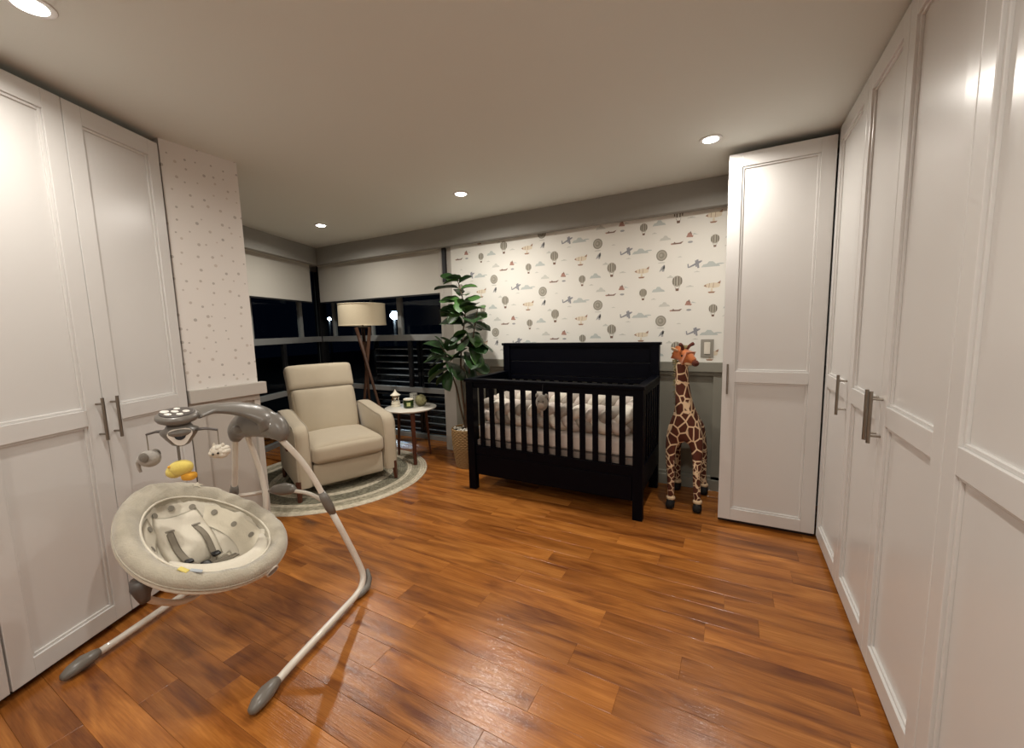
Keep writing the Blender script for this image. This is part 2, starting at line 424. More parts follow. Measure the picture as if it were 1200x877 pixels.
def interp(vals, n):
    out = []
    for i in range(n):
        t = i/(n-1)*(len(vals)-1); j = min(int(t), len(vals)-2); out.append(vals[j]+(vals[j+1]-vals[j])*(t-j))
    return out

# ================================================================ STRUCTURE
XR = .477            # right wardrobe door plane
YW = 3.447           # wallpapered wall
XP, YP = -2.659, 1.488   # left pier
LA = .425; LC = Vector((-2.632, 1.090, 0)); LD = Vector((-math.sin(LA), math.cos(LA), 0)); LN = Vector((math.cos(LA), math.sin(LA), 0))
WLA = .362; WD = Vector((-math.sin(WLA), math.cos(WLA), 0)); WN = Vector((math.cos(WLA), math.sin(WLA), 0))   # left window wall: WD runs towards the corner
BC = Vector((-4.504, 3.359, 0)); GC = Vector((-5.02, 3.74, 0))

# floor of planks
fl = struct(MB().bx(-5.4, 1.15, -1.45, 4.0, -.14, -.011).build('floor', 'floor_wood'), 'brown wood plank floor')
PW, PL, PT = .1215, .888, .011
def plank_mesh(w):
    b = .0007; x, y = w/2-.0002, PW/2-.0002
    v = [(-x, -y, -PT), (x, -y, -PT), (x, y, -PT), (-x, y, -PT), (-x, -y, -b), (x, -y, -b), (x, y, -b), (-x, y, -b),
         (-x+b, -y+b, 0), (x-b, -y+b, 0), (x-b, y-b, 0), (-x+b, y-b, 0)]
    f = [(8, 9, 10, 11)]
    for i in range(4):
        j = (i+1) % 4; f += [(i, j, j+4, i+4), (i+4, j+4, j+8, i+8)]
    me = bpy.data.meshes.new('plank'); me.from_pydata(v, [], f); me.materials.append(MAT['floor_wood']); return me
full = plank_mesh(PL)
row = 0
y = 1.233+PW/2-22*PW
offs = [0.0, .52, .21, .71, .37, .83, .12, .6, .29, .77]
while y < 3.85:
    xl = -2.8 if y < 1.35 else (-4.0 if y < 2.4 else -5.1)
    if y < .2: xl = -2.2
    # the joint seen at x = -.32 / -1.21 in the row at y = 1.29
    o_ = offs[(row*3) % 10]*PL if row != 22 else 0
    x = -.321+o_-7*PL
    while x < .55:
        a, b_ = max(x, xl), min(x+PL, .56)
        if b_-a > .05:
            me = full if b_-a > PL-1e-4 else plank_mesh(b_-a)
            o = bpy.data.objects.new('plank', me); C.objects.link(o); o.parent = fl; o.location = ((a+b_)/2, y, 0)
        x += PL
    y += PW; row += 1

struct(MB().bx(-5.6, 1.2, -1.5, 4.1, ZC, ZC+.12).build('ceiling', 'ceiling'), 'plain matt ceiling')
struct(MB().bx(.5+.55, 1.2, -1.5, 3.75, 0, ZC).build('wall_right', 'wall_white'), 'wall behind the right wardrobes')
struct(MB().bx(-2.6, 1.2, -1.5, -1.38, 0, ZC).build('wall_front', 'wall_white'), 'wall behind the camera')

# back wall: wallpaper above, grey wainscot below
wb = struct(MB().bx(-2.545, 1.15, YW, YW+.29, 1.0, ZC).build('wall_back', 'paper'), 'back wall with balloon wallpaper')
ZR = 1.010
MB().bx(-2.545, 1.15, YW+.012, YW+.29, 0, 1.0).build('wainscot_panel', 'wall_grey', wb)
f = MB(); f.bx(-2.545, 1.15, YW-.012, YW+.02, .905, .936); 
for xs in (-2.545, -1.2, -.115): f.bx(xs, xs+.09, YW-.012, YW+.02, .0, .905)
f.bx(-2.545, 1.15, YW-.012, YW+.02, .0, .11)
f.build('wainscot_frame', 'wall_grey', wb, bevel=.002)
struct(MB().bx(-2.55, .1, YW-.035, YW+.01, .936, ZR).build('trim_1', 'wall_grey', bevel=.003), 'grey chair rail on the back wall')
struct(MB().bx(-2.55, .1, YW-.026, YW-.008, 0, .085).build('baseboard_back', 'wall_grey', bevel=.003), 'grey baseboard of the back wall')

# beams under the ceiling
struct(MB().bx(-4.9, 1.15, 3.359, 3.43, 2.141, ZC).bx(-4.9, 1.15, 3.43, 3.75, 2.20, ZC).build('trim_2', 'beam', bevel=.002), 'grey ceiling beam along the back wall')
lm_ = Matrix.Translation(BC) @ Matrix(((WD.x, -WN.x, 0, 0), (WD.y, -WN.y, 0, 0), (0, 0, 1, 0), (0, 0, 0, 1)))   # local x along WD, local y outward
struct(MB().bx(-3.0, .03, 0, .07, 2.141, ZC, lm_).bx(-3.0, .30, .07, .40, 2.20, ZC, lm_).build('trim_3', 'beam', bevel=.002), 'grey ceiling beam over the left window')

# left pier with dotted wallpaper and wainscot
wp = struct(MB().bx(-3.5, XP, 1.105, YP, ZR-.01, ZC).build('wall_left', 'dotted_paper'), 'narrow left wall with dotted wallpaper')
MB().bx(-3.5, XP-.012, 1.105, YP, 0, ZR-.01).build('wainscot_panel', 'pier_grey', wp)
f = MB(); f.bx(XP-.02, XP+.010, 1.10, YP, .90, .94); f.bx(XP-.02, XP+.010, 1.10, YP, 0, .12)
f.bx(XP-.02, XP+.010, 1.10, 1.175, .12, .90); f.bx(XP-.02, XP+.010, YP-.035, YP, .12, .90)
f.build('wainscot_frame', 'pier_grey', wp, bevel=.002)
struct(MB().bx(XP-.02, XP+.035, 1.10, YP+.035, .936, ZR).build('trim_4', 'pier_grey', bevel=.003), 'grey chair rail on the left wall')
# wall behind left wardrobes
lxf = Matrix.Translation(LC) @ Matrix(((LD.x, -LN.x, 0, 0), (LD.y, -LN.y, 0, 0), (0, 0, 1, 0), (0, 0, 0, 1)))
struct(MB().bx(-2.3, 0, .58, .68, 0, ZC, lxf).build('wall_left_front', 'wall_white'), 'wall behind the left wardrobes')

# ---- windows
def window(name, xf, x0, x1, mull_hi, mull_lo, label):
    """local x along wall, local y outward; frame depth .05 at y=0"""
    w = thing(name, label, 'window'); w['kind'] = 'structure'; del w['category']
    w.matrix_world = xf
    fr = MB()
    fr.bx(x0, x1, -.03, .03, 1.19, 1.262); fr.bx(x0, x1, -.03, .03, .565, .625); fr.bx(x0, x1, -.03, .03, 0, .055); fr.bx(x0, x1, -.03, .03, 2.13, 2.20)
    fr.bx(x0, x0+.045, -.03, .03, .055, 2.13); fr.bx(x1-.045, x1, -.03, .03, .055, 2.13)
    fr.build('window_frame', 'frame_metal', w, bevel=.003)
    for x, t in mull_hi:
        MB().bx(x-t/2, x+t/2, -.026, .026, 1.262, 2.13).build('mullion', 'frame_metal', w, bevel=.002)
    for x, t in mull_lo:
        MB().bx(x-t/2, x+t/2, -.022, .022, .625, 1.19).build('mullion', 'frame_dark', w, bevel=.002)
    xs = sorted([x0+.045]+[x for x, t in mull_hi]+[x1-.045])
    for a, b in zip(xs, xs[1:]): MB().bx(a+.012, b-.012, -.003, .003, 1.262, 2.13).build('pane', 'glass', w)
    xs = sorted([x0+.045]+[x for x, t in mull_lo]+[x1-.045])
    for a, b in zip(xs, xs[1:]):
        MB().bx(a+.012, b-.012, -.003, .003, .625, 1.19).build('pane', 'glass', w)
        MB().bx(a+.012, b-.012, -.003, .003, .055, .565).build('pane', 'glass', w)
    return w
window('window_1', Matrix.Translation((0, 3.74, 0)), -5.03, -2.70, [(-4.74, .03), (-4.02, .02), (-3.55, .06), (-2.84, .025)], [(-3.42, .05), (-2.84, .02)], 'dark night window behind the lamp and plant')
wxf = Matrix.Translation(GC) @ Matrix(((WD.x, -WN.x, 0, 0), (WD.y, -WN.y, 0, 0), (0, 0, 1, 0), (0, 0, 0, 1)))
window('window_2', wxf, -2.6, .0, [(-.45, .04), (-1.3, .05)], [(-.8, .05), (-1.7, .05)], 'dark night window left of the armchair')
struct(MB().bx(GC.x-.06, GC.x+.05, GC.y-.05, GC.y+.06, 0, 2.2).build('trim_5', 'frame_dark', bevel=.004), 'dark corner post between the two windows')
struct(MB().bx(-2.72, -2.545, YW+.02, YW+.31, 0, 2.2).build('trim_6', 'pier_grey', bevel=.003), 'grey return between window and wallpapered wall')

# roller blinds
def blind(xf, x0, x1, zb, label, chain=True):
    t = thing('roller_blind', label, 'blind'); t.matrix_world = xf
    MB().bx(x0, x1, -.0015, .0015, zb, 2.155).build('blind_cloth', 'blind', t)
    MB().bx(x0, x1, -.007, .007, zb-.018, zb).build('bottom_bar', 'frame_dark', t, bevel=.002)
    MB().cyl((x0, 0, 2.165), (x1, 0, 2.165), .022).build('roller', 'blind', t, smooth=40)
    if chain: MB().tube([(x1-.01, -.03, 2.15), (x1-.01, -.032, 1.3), (x1-.01, -.03, .62)], .0022, 6).build('pull_chain', 'cord', t)
blind(Matrix.Translation((0, 3.485, 0)), -4.66, -2.665, 1.70, 'off-white roller blind on the back window, half lowered')
bxf = Matrix.Translation(BC - WN*.126) @ Matrix(((WD.x, -WN.x, 0, 0), (WD.y, -WN.y, 0, 0), (0, 0, 1, 0), (0, 0, 0, 1)))
blind(bxf, -2.2, .03, 1.70, 'off-white roller blind on the left window beside the dotted wall', False)
struct(MB().bx(-2.655, -2.615, 3.44, 3.475, 1.80, 2.145).build('gap_shade', 'frame_dark'), 'dark strip for the shaded gap between blind and wallpaper')  # dark box in place of the open gap, its shade put in as colour

# outside: louvred screen and lamps in the night
def glint(par, x, hw, z):  # adds a thin pale rod per slat, a highlight put in as colour
    so = [o for o in par.children if o.name.startswith('slat')][-1]
    MB().cyl((x-hw, -.029, z-.014), (x+hw, -.029, z-.014), .007, n=8).build('slat_glint', 'louvre_glint', so, smooth=True)
lv = thing('louvre_screen', 'dark metal louvre screen outside behind the tripod lamp and side table', 'louvre', (0, 3.86, 0))
for x in (-4.12, -3.38): MB().bx(x-.02, x+.02, -.03, .03, 0, 1.2).build('post', 'frame_dark', lv)
z = .1
while z < 1.17:
    MB().box((0, 0, 0), (.70, .062, .006), Matrix.Translation((-3.75, 0, z)) @ Matrix.Rotation(math.radians(28), 4, 'X')).build('slat', 'louvre', lv); glint(lv, -3.75, .35, z); z += .083
lv2 = thing('louvre_screen', 'dark metal louvre screen outside behind the potted tree', 'louvre', (0, 3.86, 0))
for x in (-3.32, -2.66): MB().bx(x-.02, x+.02, -.03, .03, 0, 1.2).build('post', 'frame_dark', lv2)
z = .1
while z < 1.17:
    MB().box((0, 0, 0), (.62, .062, .006), Matrix.Translation((-2.99, 0, z)) @ Matrix.Rotation(math.radians(28), 4, 'X')).build('slat', 'louvre', lv2); glint(lv2, -2.99, .31, z); z += .083
struct(MB().bx(-30, 12, 4.2, 30, -.5, -.4).build('terrace', 'asphalt'), 'dark ground outside')
def street_lamp(x, y, z, r, label, pw):
    t = thing('street_lamp', label, 'street lamp', (x, y, -.4))
    MB().cyl((0, 0, 0), (0, 0, z-r+.4), .04).build('pole', 'frame_dark', t, smooth=True)
    MB().ell((0, 0, z+.4), r).build('globe', 'street_glow', t, smooth=True)
    MB().lathe([(r*.5, z+.4+r*.95), (r*.9, z+.4+r*1.1), (.01, z+.4+r*1.4)]).build('cap', 'frame_dark', t)
    L = bpy.data.lights.new('street_light', 'POINT'); L.energy = pw; L.color = (.75, .88, 1); L.shadow_soft_size = r*1.1
    o = bpy.data.objects.new('street_light', L); C.objects.link(o); o.location = (0, -r*1.4, z+.4); o.parent = t
LAMPS = [((462.0, 370.0), 9.0, .115), ((386.0, 374.0), 12.0, .068)]
for (px, py), Y, r in LAMPS:
    d = fw + r2*((px-600)/F_PX) + d2*((py-438.5)/F_PX)
    p = d*(Y/d.y)+Vector((0, 0, CAM_H))
    street_lamp(p.x, p.y, p.z, r, 'bright bluish street lamp outside right of the floor lamp shade' if r > .1 else 'small white street lamp outside left of the floor lamp shade', 1.2 if r > .1 else .5)

# ---- wallpaper print
pr = MB(); PM = ['p_disc', 'p_disc2', 'p_stripe', 'p_basket', 'p_cloud', 'p_cloud2', 'p_biplane', 'p_zep', 'p_zep2', 'p_red', 'p_plane', 'p_rock']
X0, X1, Z0, Z1 = -2.53, .2, 1.02, 2.19
def poly(mi, pts, lay=0):
    if min(p[0] for p in pts) < X0 or max(p[0] for p in pts) > X1 or min(p[1] for p in pts) < Z0 or max(p[1] for p in pts) > Z1: return
    pr.cur = PM.index(mi); y = YW-.0004-.0003*lay
    pr.add([(x, y, z) for x, z in pts], [tuple(range(len(pts)))])
def disc(mi, cx, cz, rx, rz, lay=0, n=18, a0=0, a1=2*PI):
    poly(mi, [(cx+rx*math.cos(a0+(a1-a0)*i/(n if a1-a0 > 6 else n-1)), cz+rz*math.sin(a0+(a1-a0)*i/(n if a1-a0 > 6 else n-1))) for i in range(n)], lay)
def rot(pts, a, cx, cz):
    return [(cx+x*math.cos(a)-z*math.sin(a), cz+x*math.sin(a)+z*math.cos(a)) for x, z in pts]
def cloud(cx, cz, w, h, mi='p_cloud'):
    poly(mi, [(cx-w/2, cz-h*.4), (cx+w/2, cz-h*.4), (cx+w*.42, cz-h*.1), (cx+w*.25, cz+h*.05), (cx+w*.12, cz+h*.45), (cx-w*.08, cz+h*.5), (cx-w*.2, cz+h*.12), (cx-w*.38, cz+h*.05)], 0)
def balloon(cx, cz, r):
    disc('p_disc2', cx, cz, r, r*1.12, 1)
    for k in (-.72, -.28, .28, .72):
        w = r*.11; hh = r*1.08*math.sqrt(max(0, 1-k*k))
        poly('p_stripe', [(cx+k*r-w, cz-hh*.8), (cx+k*r+w, cz-hh*.8), (cx+k*r*1.05+w, cz), (cx+k*r+w, cz+hh*.9), (cx+k*r-w, cz+hh*.9), (cx+k*r*1.05-w, cz)], 2)
    poly('p_basket', [(cx-r*.28, cz-r*1.95), (cx+r*.28, cz-r*1.95), (cx+r*.34, cz-r*1.45), (cx-r*.34, cz-r*1.45)], 1)
    poly('p_stripe', [(cx-r*.5, cz-r*1.0), (cx-r*.44, cz-r*1.0), (cx-r*.26, cz-r*1.45), (cx-r*.32, cz-r*1.45)], 1)
    poly('p_stripe', [(cx+r*.44, cz-r*1.0), (cx+r*.5, cz-r*1.0), (cx+r*.32, cz-r*1.45), (cx+r*.26, cz-r*1.45)], 1)
def bigdisc(cx, cz):
    disc('p_disc', cx, cz, .041, .043, 1); disc('p_disc2', cx, cz, .031, .033, 2); disc('p_disc', cx, cz, .022, .024, 3); disc('p_disc2', cx-.004, cz+.002, .010, .011, 4)
    disc('p_cloud', cx, cz-.056, .028, .005)
def biplane(cx, cz):
    A = .42
    poly('p_biplane', rot([(-.058, -.002), (-.05, -.006), (.02, -.010), (.046, -.006), (.050, .002), (.030, .008), (-.045, .003)], A, cx, cz), 1)
    poly('p_biplane', rot([(.012, -.034), (.026, -.034), (.022, .030), (.008, .030)], A-.35, cx, cz), 2)
    poly('p_biplane', rot([(-.006, -.026), (.004, -.026), (.002, .022), (-.008, .022)], A-.35, cx+.006, cz+.004), 2)
    poly('p_biplane', rot([(-.058, -.012), (-.048, -.012), (-.046, .016), (-.054, .016)], A-.2, cx, cz), 2)
    cloud(cx+.105, cz-.012, .13, .045, 'p_cloud2'); disc('p_cloud2', cx+.17, cz-.012, .025, .005)
def zep(cx, cz):
    poly('p_zep', [(cx-.056, cz), (cx-.035, cz+.014), (cx+.01, cz+.02), (cx+.05, cz+.016), (cx+.056, cz), (cx+.05, cz-.014), (cx+.01, cz-.02), (cx-.035, cz-.013)], 1)
    poly('p_zep2', [(cx-.056, cz), (cx-.04, cz+.01), (cx-.036, cz-.01)], 2)
    poly('p_zep2', [(cx+.036, cz+.016), (cx+.06, cz+.034), (cx+.056, cz+.01)], 2)
    for k in (-.02, .008): poly('p_zep2', [(cx+k, cz-.017), (cx+k+.003, cz-.017), (cx+k+.006, cz+.018), (cx+k+.003, cz+.018)], 2)
    poly('p_zep2', [(cx-.018, cz-.056), (cx+.016, cz-.056), (cx+.026, cz-.045), (cx-.026, cz-.045)], 1)
    poly('p_zep', [(cx-.008, cz-.045), (cx+.01, cz-.045), (cx+.006, cz-.022), (cx-.004, cz-.022)], 1)
def redplane(cx, cz):
    disc('p_red', cx, cz, .017, .017, 1); poly('p_red', [(cx-.024, cz-.016), (cx+.022, cz-.02), (cx+.026, cz-.008), (cx-.02, cz-.004)], 2)
    poly('p_plane', [(cx-.004, cz+.01), (cx+.014, cz+.006), (cx+.006, cz+.026)], 2); poly('p_cloud2', [(cx+.02, cz), (cx+.06, cz-.004), (cx+.03, cz+.008)], 1)
def sideplane(cx, cz):
    poly('p_plane', [(cx-.045, cz+.001), (cx-.03, cz-.008), (cx+.03, cz-.008), (cx+.048, cz+.01), (cx+.036, cz+.008), (cx+.02, cz+.002), (cx-.01, cz+.003), (cx-.018, cz+.012), (cx-.024, cz+.003)], 1)
    poly('p_red', [(cx-.046, cz-.001), (cx-.038, cz-.01), (cx-.03, cz-.006), (cx-.034, cz+.004)], 2)
    disc('p_rock', cx+.095, cz-.002, .018, .008, 1)
def rocket(cx, cz):
    poly('p_rock', rot([(-.03, -.01), (.02, -.008), (.03, .02), (.0, .012)], .5, cx, cz), 1); poly('p_rock', rot([(-.004, -.022), (.012, -.02), (.014, .026), (.004, .026)], -.1, cx+.006, cz), 1)
for ci in range(-4, 4):
    for ri in range(-4, 4):
        cx = -1.017+.5125*ci; cz = 1.995-.149*ci-.511*ri
        if not (Z0-.2 < cz < Z1+.7): continue
        bigdisc(cx, cz); rocket(cx+.004, cz-.104); biplane(cx+.244, cz-.088); cloud(cx+.256, cz-.146, .045, .010); cloud(cx+.134, cz-.024, .035, .009)
        balloon(cx+.118, cz-.208, .038); cloud(cx+.066, cz-.170, .05, .022); cloud(cx+.209, cz-.252, .06, .014); zep(cx+.36, cz-.257)
        redplane(cx+.20, cz-.378); sideplane(cx+.11, cz-.43); cloud(cx+.025, cz-.383, .085, .04, 'p_cloud'); balloon(cx+.3735, cz-.430, .030)
        cloud(cx-.022, cz-.263, .10, .045, 'p_cloud2'); cloud(cx-.057, cz-.335, .04, .012)
pr.build('wallpaper_print', PM, wb)

# ---- light switch
t = thing('light_switch', 'grey light switch with white rocker on the wallpaper above the chair rail', 'switch', (-.163, YW, 1.118))
MB().bx(-.045, .045, -.008, 0, -.068, .068).build('switch_plate', 'switch_plate', t, bevel=.002)
MB().bx(-.021, .021, -.014, -.006, -.045, .045).build('rocker', 'switch_rocker', t, bevel=.002)

# ================================================================ WARDROBES
ZB, ZT = .033, 2.301
def door(parent, x0, x1, side=None, l=.062, r=.062, zt=ZT):
    """side: +1 handle at high-x edge, -1 at low-x edge"""
    d = MB(); x0 += .0018; x1 -= .0018; T = .022
    rails = [(ZB, .108), (.936, 1.006), (zt-.078, zt)]
    d.bx(x0, x0+l, 0, T, ZB, zt); d.bx(x1-r, x1, 0, T, ZB, zt)
    for a, b in rails: d.bx(x0+l, x1-r, 0, T, a, b)
    for (a, b) in ((rails[0][1], rails[1][0]), (rails[1][1], rails[2][0])):
        X0_, X1_ = x0+l, x1-r
        d.bx(X0_-.004, X1_+.004, .016, T, a-.004, b+.004)
        w = .011; y0, y1 = .008, .0165
        d.bx(X0_, X0_+w, y0, y1, a, b); d.bx(X1_-w, X1_, y0, y1, a, b); d.bx(X0_+w, X1_-w, y0, y1, a, a+w); d.bx(X0_+w, X1_-w, y0, y1, b-w, b)
    o = d.build('door', 'lacquer', parent, bevel=.0018)
    if side:
        hx = x1-r*.42 if side > 0 else x0+l*.42
        h = MB(); h.cyl((hx, -.034, .865), (hx, -.034, 1.053), .0062, n=12)
        h.cyl((hx, 0, .892), (hx, -.034, .892), .0045, n=8); h.cyl((hx, 0, 1.026), (hx, -.034, 1.026), .0045, n=8)
        h.build('handle', 'steel', o, smooth=40)
    return o
def wardrobe(label, loc, rz, w, doors, depth=.5, group=None, zt=ZT, top=True, ends=None):
    t = thing('wardrobe', label, 'wardrobe', loc, rz, group)
    MB().bx(.002, w-.002, .0235, depth, ZB+.006, zt-.002).build('carcass', 'carcass', t)
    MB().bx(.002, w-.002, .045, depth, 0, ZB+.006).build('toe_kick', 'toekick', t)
    for d in doors: door(t, *d[:3], zt=zt, **(d[3] if len(d) > 3 else {}))
    return t
RL = math.atan2(LD.y, LD.x)
def lpos(t): p = LC+LD*t; return (p.x, p.y, 0)
wardrobe('white two-door wardrobe behind the baby swing, against the dotted wall', lpos(-.868), RL, .868, [(0, .440, 1, dict(l=.07, r=.068)), (.440, .868, -1, dict(l=.07, r=.055))])
wardrobe('white two-door wardrobe at the far left edge, nearest the camera', lpos(-1.74), RL, .868, [(0, .434, 1), (.434, .868, -1)])
RR_ = -PI/2
wardrobe('tall narrow white wardrobe facing the room right of the plush giraffe', (-.047, 2.877, 0), 0, XR+.047-.004, [(0, XR+.047-.004, -1, dict(l=.07, r=.07))], depth=.555)
wardrobe('narrow one-door white wardrobe deepest in the right-hand row, at the corner', (XR, 2.870, 0), RR_, .525, [(0, .525, 1, dict(l=.045, r=.062))], zt=2.325)
wardrobe('white two-door wardrobe in the right-hand row with a pair of bar handles', (XR, 2.345, 0), RR_, .96, [(0, .46, 1, dict(l=.055, r=.055)), (.46, .96, -1, dict(l=.058, r=.065))], zt=2.325)
wardrobe('white wardrobe at the right edge of the picture, closest to the camera', (XR, 1.385, 0), RR_, 1.0, [(0, .5, 1, dict(l=.068)), (.5, 1.0, -1)], zt=2.325)
wardrobe('white wardrobe of the right-hand row beside and behind the camera', (XR, .385, 0), RR_, 1.0, [(0, .5, 1), (.5, 1.0, -1)], zt=2.325)
# dark filler strips above the doors
struct(MB().bx(-1.74, 0, .30, .5, ZT, ZC, lxf).build('trim_8', 'carcass'), 'filler above the left wardrobes')
struct(MB().bx(-.04, XR+.05, 3.10, 3.35, ZT, ZC).build('trim_9', 'beam'), 'filler above the end wardrobe')
struct(MB().bx(XR+.035, 1.0, -.6, 2.9, 2.325, ZC).build('trim_10', 'carcass'), 'filler above the right wardrobes')

# ================================================================ DOWNLIGHTS
LLAB = ['recessed ceiling light nearest the end wardrobe', 'recessed ceiling light in the middle, above the crib', 'recessed ceiling light nearest the window corner', 'recessed ceiling light at the top left edge above the baby swing',
        'recessed ceiling light overhead near the camera', 'recessed ceiling light behind the camera']
for i, (x, y) in enumerate(LIGHTS):
    t = thing('ceiling_light', LLAB[i], 'ceiling light', (x, y, ZC))
    MB().lathe([(.040, -.001), (.042, -.005), (.058, -.004), (.060, -.0005), (.060, 0)], n=32).build('trim_ring', 'lacquer', t, smooth=30)
    MB().lathe([(.0398, -.002), (.0395, -.006), (.030, -.0095), (.012, -.011), (.001, -.0112)], n=32).build('diffuser', 'downlight', t)
    L = bpy.data.lights.new('downlight', 'AREA'); L.shape = 'DISK'; L.size = .065; L.energy = LPOW[i]; L.color = LCOL; L.spread = math.radians(165)
    o = bpy.data.objects.new('downlight', L); C.objects.link(o); o.location = (0, 0, -.014); o.parent = t

# ================================================================ RUG
t = thing('round_rug', 'round rug with concentric grey and cream rings under the armchair', 'rug', (-3.20, 2.40, 0))
rings = [(.84, .775, 'rug_light'), (.775, .70, 'rug_mix'), (.70, .655, 'rug_light'), (.655, .53, 'rug_grey'), (.53, .47, 'rug_light'), (.47, .40, 'rug_mix'), (.40, .28, 'rug_grey'), (.28, .22, 'rug_light'), (.22, 0, 'rug_grey')]
for ro, ri, mt in rings:
    b = MB(); nrow = max(1, round((ro-ri)/.022)); w = (ro-ri)/nrow
    for k in range(nrow):
        rc = ro-w*(k+.5); n = max(16, int(rc*110)); vs = []; fs = []
        prof = [(-w/2, .002), (-w*.3, .0065), (0, .0085), (w*.3, .0065), (w/2, .002), (w/2, .0005), (-w/2, .0005)]
        P = len(prof)
        for i in range(n):
            a = 2*PI*i/n; wob = .0008*math.sin(i*PI*.5)
            for q, z in prof:
                rr = max(.0005, rc+q); vs.append((rr*math.cos(a), rr*math.sin(a), z+(wob if z > .004 else 0)))
        for i in range(n):
            j = (i+1) % n
            for p in range(P): fs.append((i*P+p, j*P+p, j*P+(p+1) % P, i*P+(p+1) % P))
        b.add(vs, fs)
    b.build('rug_ring', mt, t, smooth=50)

# ================================================================ ARMCHAIR
chR = Vector((.394, .919, 0)).normalized(); chF = Vector((chR.y, -chR.x, 0))
mid = Vector((-2.74, 2.215, 0))
# local: x = viewer's right, y = backwards, z up
t = thing('recliner_armchair', 'beige upholstered recliner armchair with wooden legs on the round rug', 'armchair', mid, math.atan2(chR.y, chR.x))
ZL = .0095
def leg(x, y, h, tx, ty):
    b = MB(); b.tube([(x+tx, y+ty, ZL), (x, y, h)], [.017, .025], 4, up=(0, 1, 0)); return b.build('leg', 'walnut', t, bevel=.002)
leg(-.39, .015, .17, -.005, -.01); leg(.375, .015, .17, .005, -.01); leg(-.375, .70, .14, -.005, .04); leg(.385, .70, .14, .005, .04)
for s, nm in ((-1, 'left'), (1, 'right')):
    # arm: side profile (y back, z) with rounded front top, extruded across x
    xc = s*.345; w = .112
    prof = [(.0, .105), (-.004, .3), (0, .50), (.012, .545), (.04, .578), (.085, .592), (.2, .60), (.42, .625), (.60, .64), (.70, .635), (.735, .60), (.745, .4), (.74, .12), (.72, .105)]
    b = MB(); n = len(prof)
    secs = [(-w/2, .0), (-w/2+.006, .0)]
    xs = [(-w/2, .022), (-w/2+.012, .006), (-w/2+.032, 0), (w/2-.032, 0), (w/2-.012, .006), (w/2, .022)]
    cy, cz = .37, .34; vs = []; fs = []
    for dx, ins in xs:
        for (y_, z_) in prof:
            v = Vector((y_-cy, z_-cz)); q = v*(1-ins/v.length*1.1); vs.append((xc+dx, cy+q.x, cz+q.y))
    for i in range(len(xs)-1):
        for k in range(n):
            k2 = (k+1) % n; fs.append((i*n+k, (i+1)*n+k, (i+1)*n+k2, i*n+k2))
    fs.append(tuple(range(n))); fs.append(tuple((len(xs)-1)*n+k for k in range(n))[::-1])
    b.add(vs, fs); am = b.build('arm', 'fabric', t, smooth=60, bevel=.006, seg=2)
    # piping around the inner and outer edges of the arm front and top
    for dx in (-w/2+.006, w/2-.006):
        pp = []
        for (y_, z_) in prof[0:11]:
            v = Vector((y_-cy, z_-cz)); q = v*(1-.010/v.length); pp.append((xc+dx, cy+q.x, cz+q.y))
        MB().tube(smooth_path(pp, 3), .0035, 6).build('piping', 'fabric_side', am, smooth=True)
MB().soft((0, .05, .182), (.565, .06, .185), .02, (0, .010, 0), 8).build('footrest_panel', 'fabric', t, smooth=True)
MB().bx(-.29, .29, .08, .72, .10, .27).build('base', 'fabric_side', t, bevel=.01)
def dip(o): # seat cushion: crown, slightly sagging front corners
    x = o.x/.29; o.z += .014*(1-x*x)*(1 if o.z > .35 else 0)*(1-abs(o.y-.25)*1.2); return o
MB().soft((0, .275, .352), (.572, .60, .145), .045, (.006, .02, .018), 14, fn=dip).build('seat_cushion', 'fabric', t, smooth=True)
# backrest: reclined; local frame bottom (y .50,z .42) to top (y .80,z 1.02)
tilt = math.atan2(.27, .60)
bxf_ = Matrix.Translation((0, .565, .40)) @ Matrix.Rotation(-tilt, 4, 'X')
def widen(o):
    k = max(0, min(1, o.z/.66)); o.x *= (.93+.07*k); o.y += .012*math.sin(k*PI)*-1; return o
MB().soft((0, .03, .200), (.575, .13, .47), .045, (.004, .022, .0), 14, fn=widen, xf=bxf_).build('back_cushion', 'fabric', t, smooth=True)
MB().soft((0, .032, .542), (.588, .125, .245), .030, (.003, .014, .010), 12, fn=widen, xf=bxf_).build('headrest_cushion', 'fabric', t, smooth=True)
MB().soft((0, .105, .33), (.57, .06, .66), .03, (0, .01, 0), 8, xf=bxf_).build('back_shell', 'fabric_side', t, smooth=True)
MB().tube([bxf_ @ Vector(p) for p in ((-.28, -.034, .424), (-.14, -.046, .426), (0, -.048, .427), (.14, -.046, .426), (.28, -.034, .424))], .003, 6).build('seam', 'seam', t, smooth=True)
MB().bx(-.415, -.402, .30, .36, .35, .55).build('recline_lever', 'walnut', t, bevel=.004)

# ================================================================ SIDE TABLE + things on it
TX, TY, TZ = -2.85, 3.075, .54
t = thing('side_table', 'round white marble side table with three dark wood legs', 'side table', (TX, TY, 0))
MB().lathe([(.0, -.022), (.235, -.022), (.255, -.012), (.257, -.004), (.252, 0), (0, 0)], c=(0, 0, TZ), n=48).build('tabletop', 'marble', t, smooth=40)
for a in (-.76, 1.25, 3.1):
    r = .245 if a < 0 else .205
    dx, dy = math.cos(a), math.sin(a)
    b = MB(); b.tube([(dx*r, dy*r, 0.0 if a > 1 and a < 2 else .0095), (dx*(r-.035), dy*(r-.035), TZ-.022)], [.018, .024], 4, rh=[.012, .016], up=(dx, dy, 0)); b.build('leg', 'walnut', t, bevel=.003)
b = MB()
for a in (-.76, 1.25, 3.1): b.tube([(0, 0, TZ-.045), (math.cos(a)*.19, math.sin(a)*.19, TZ-.045)], .014, 4, up=(0, 0, 1))
b.build('leg_brace', 'walnut', t, bevel=.002)
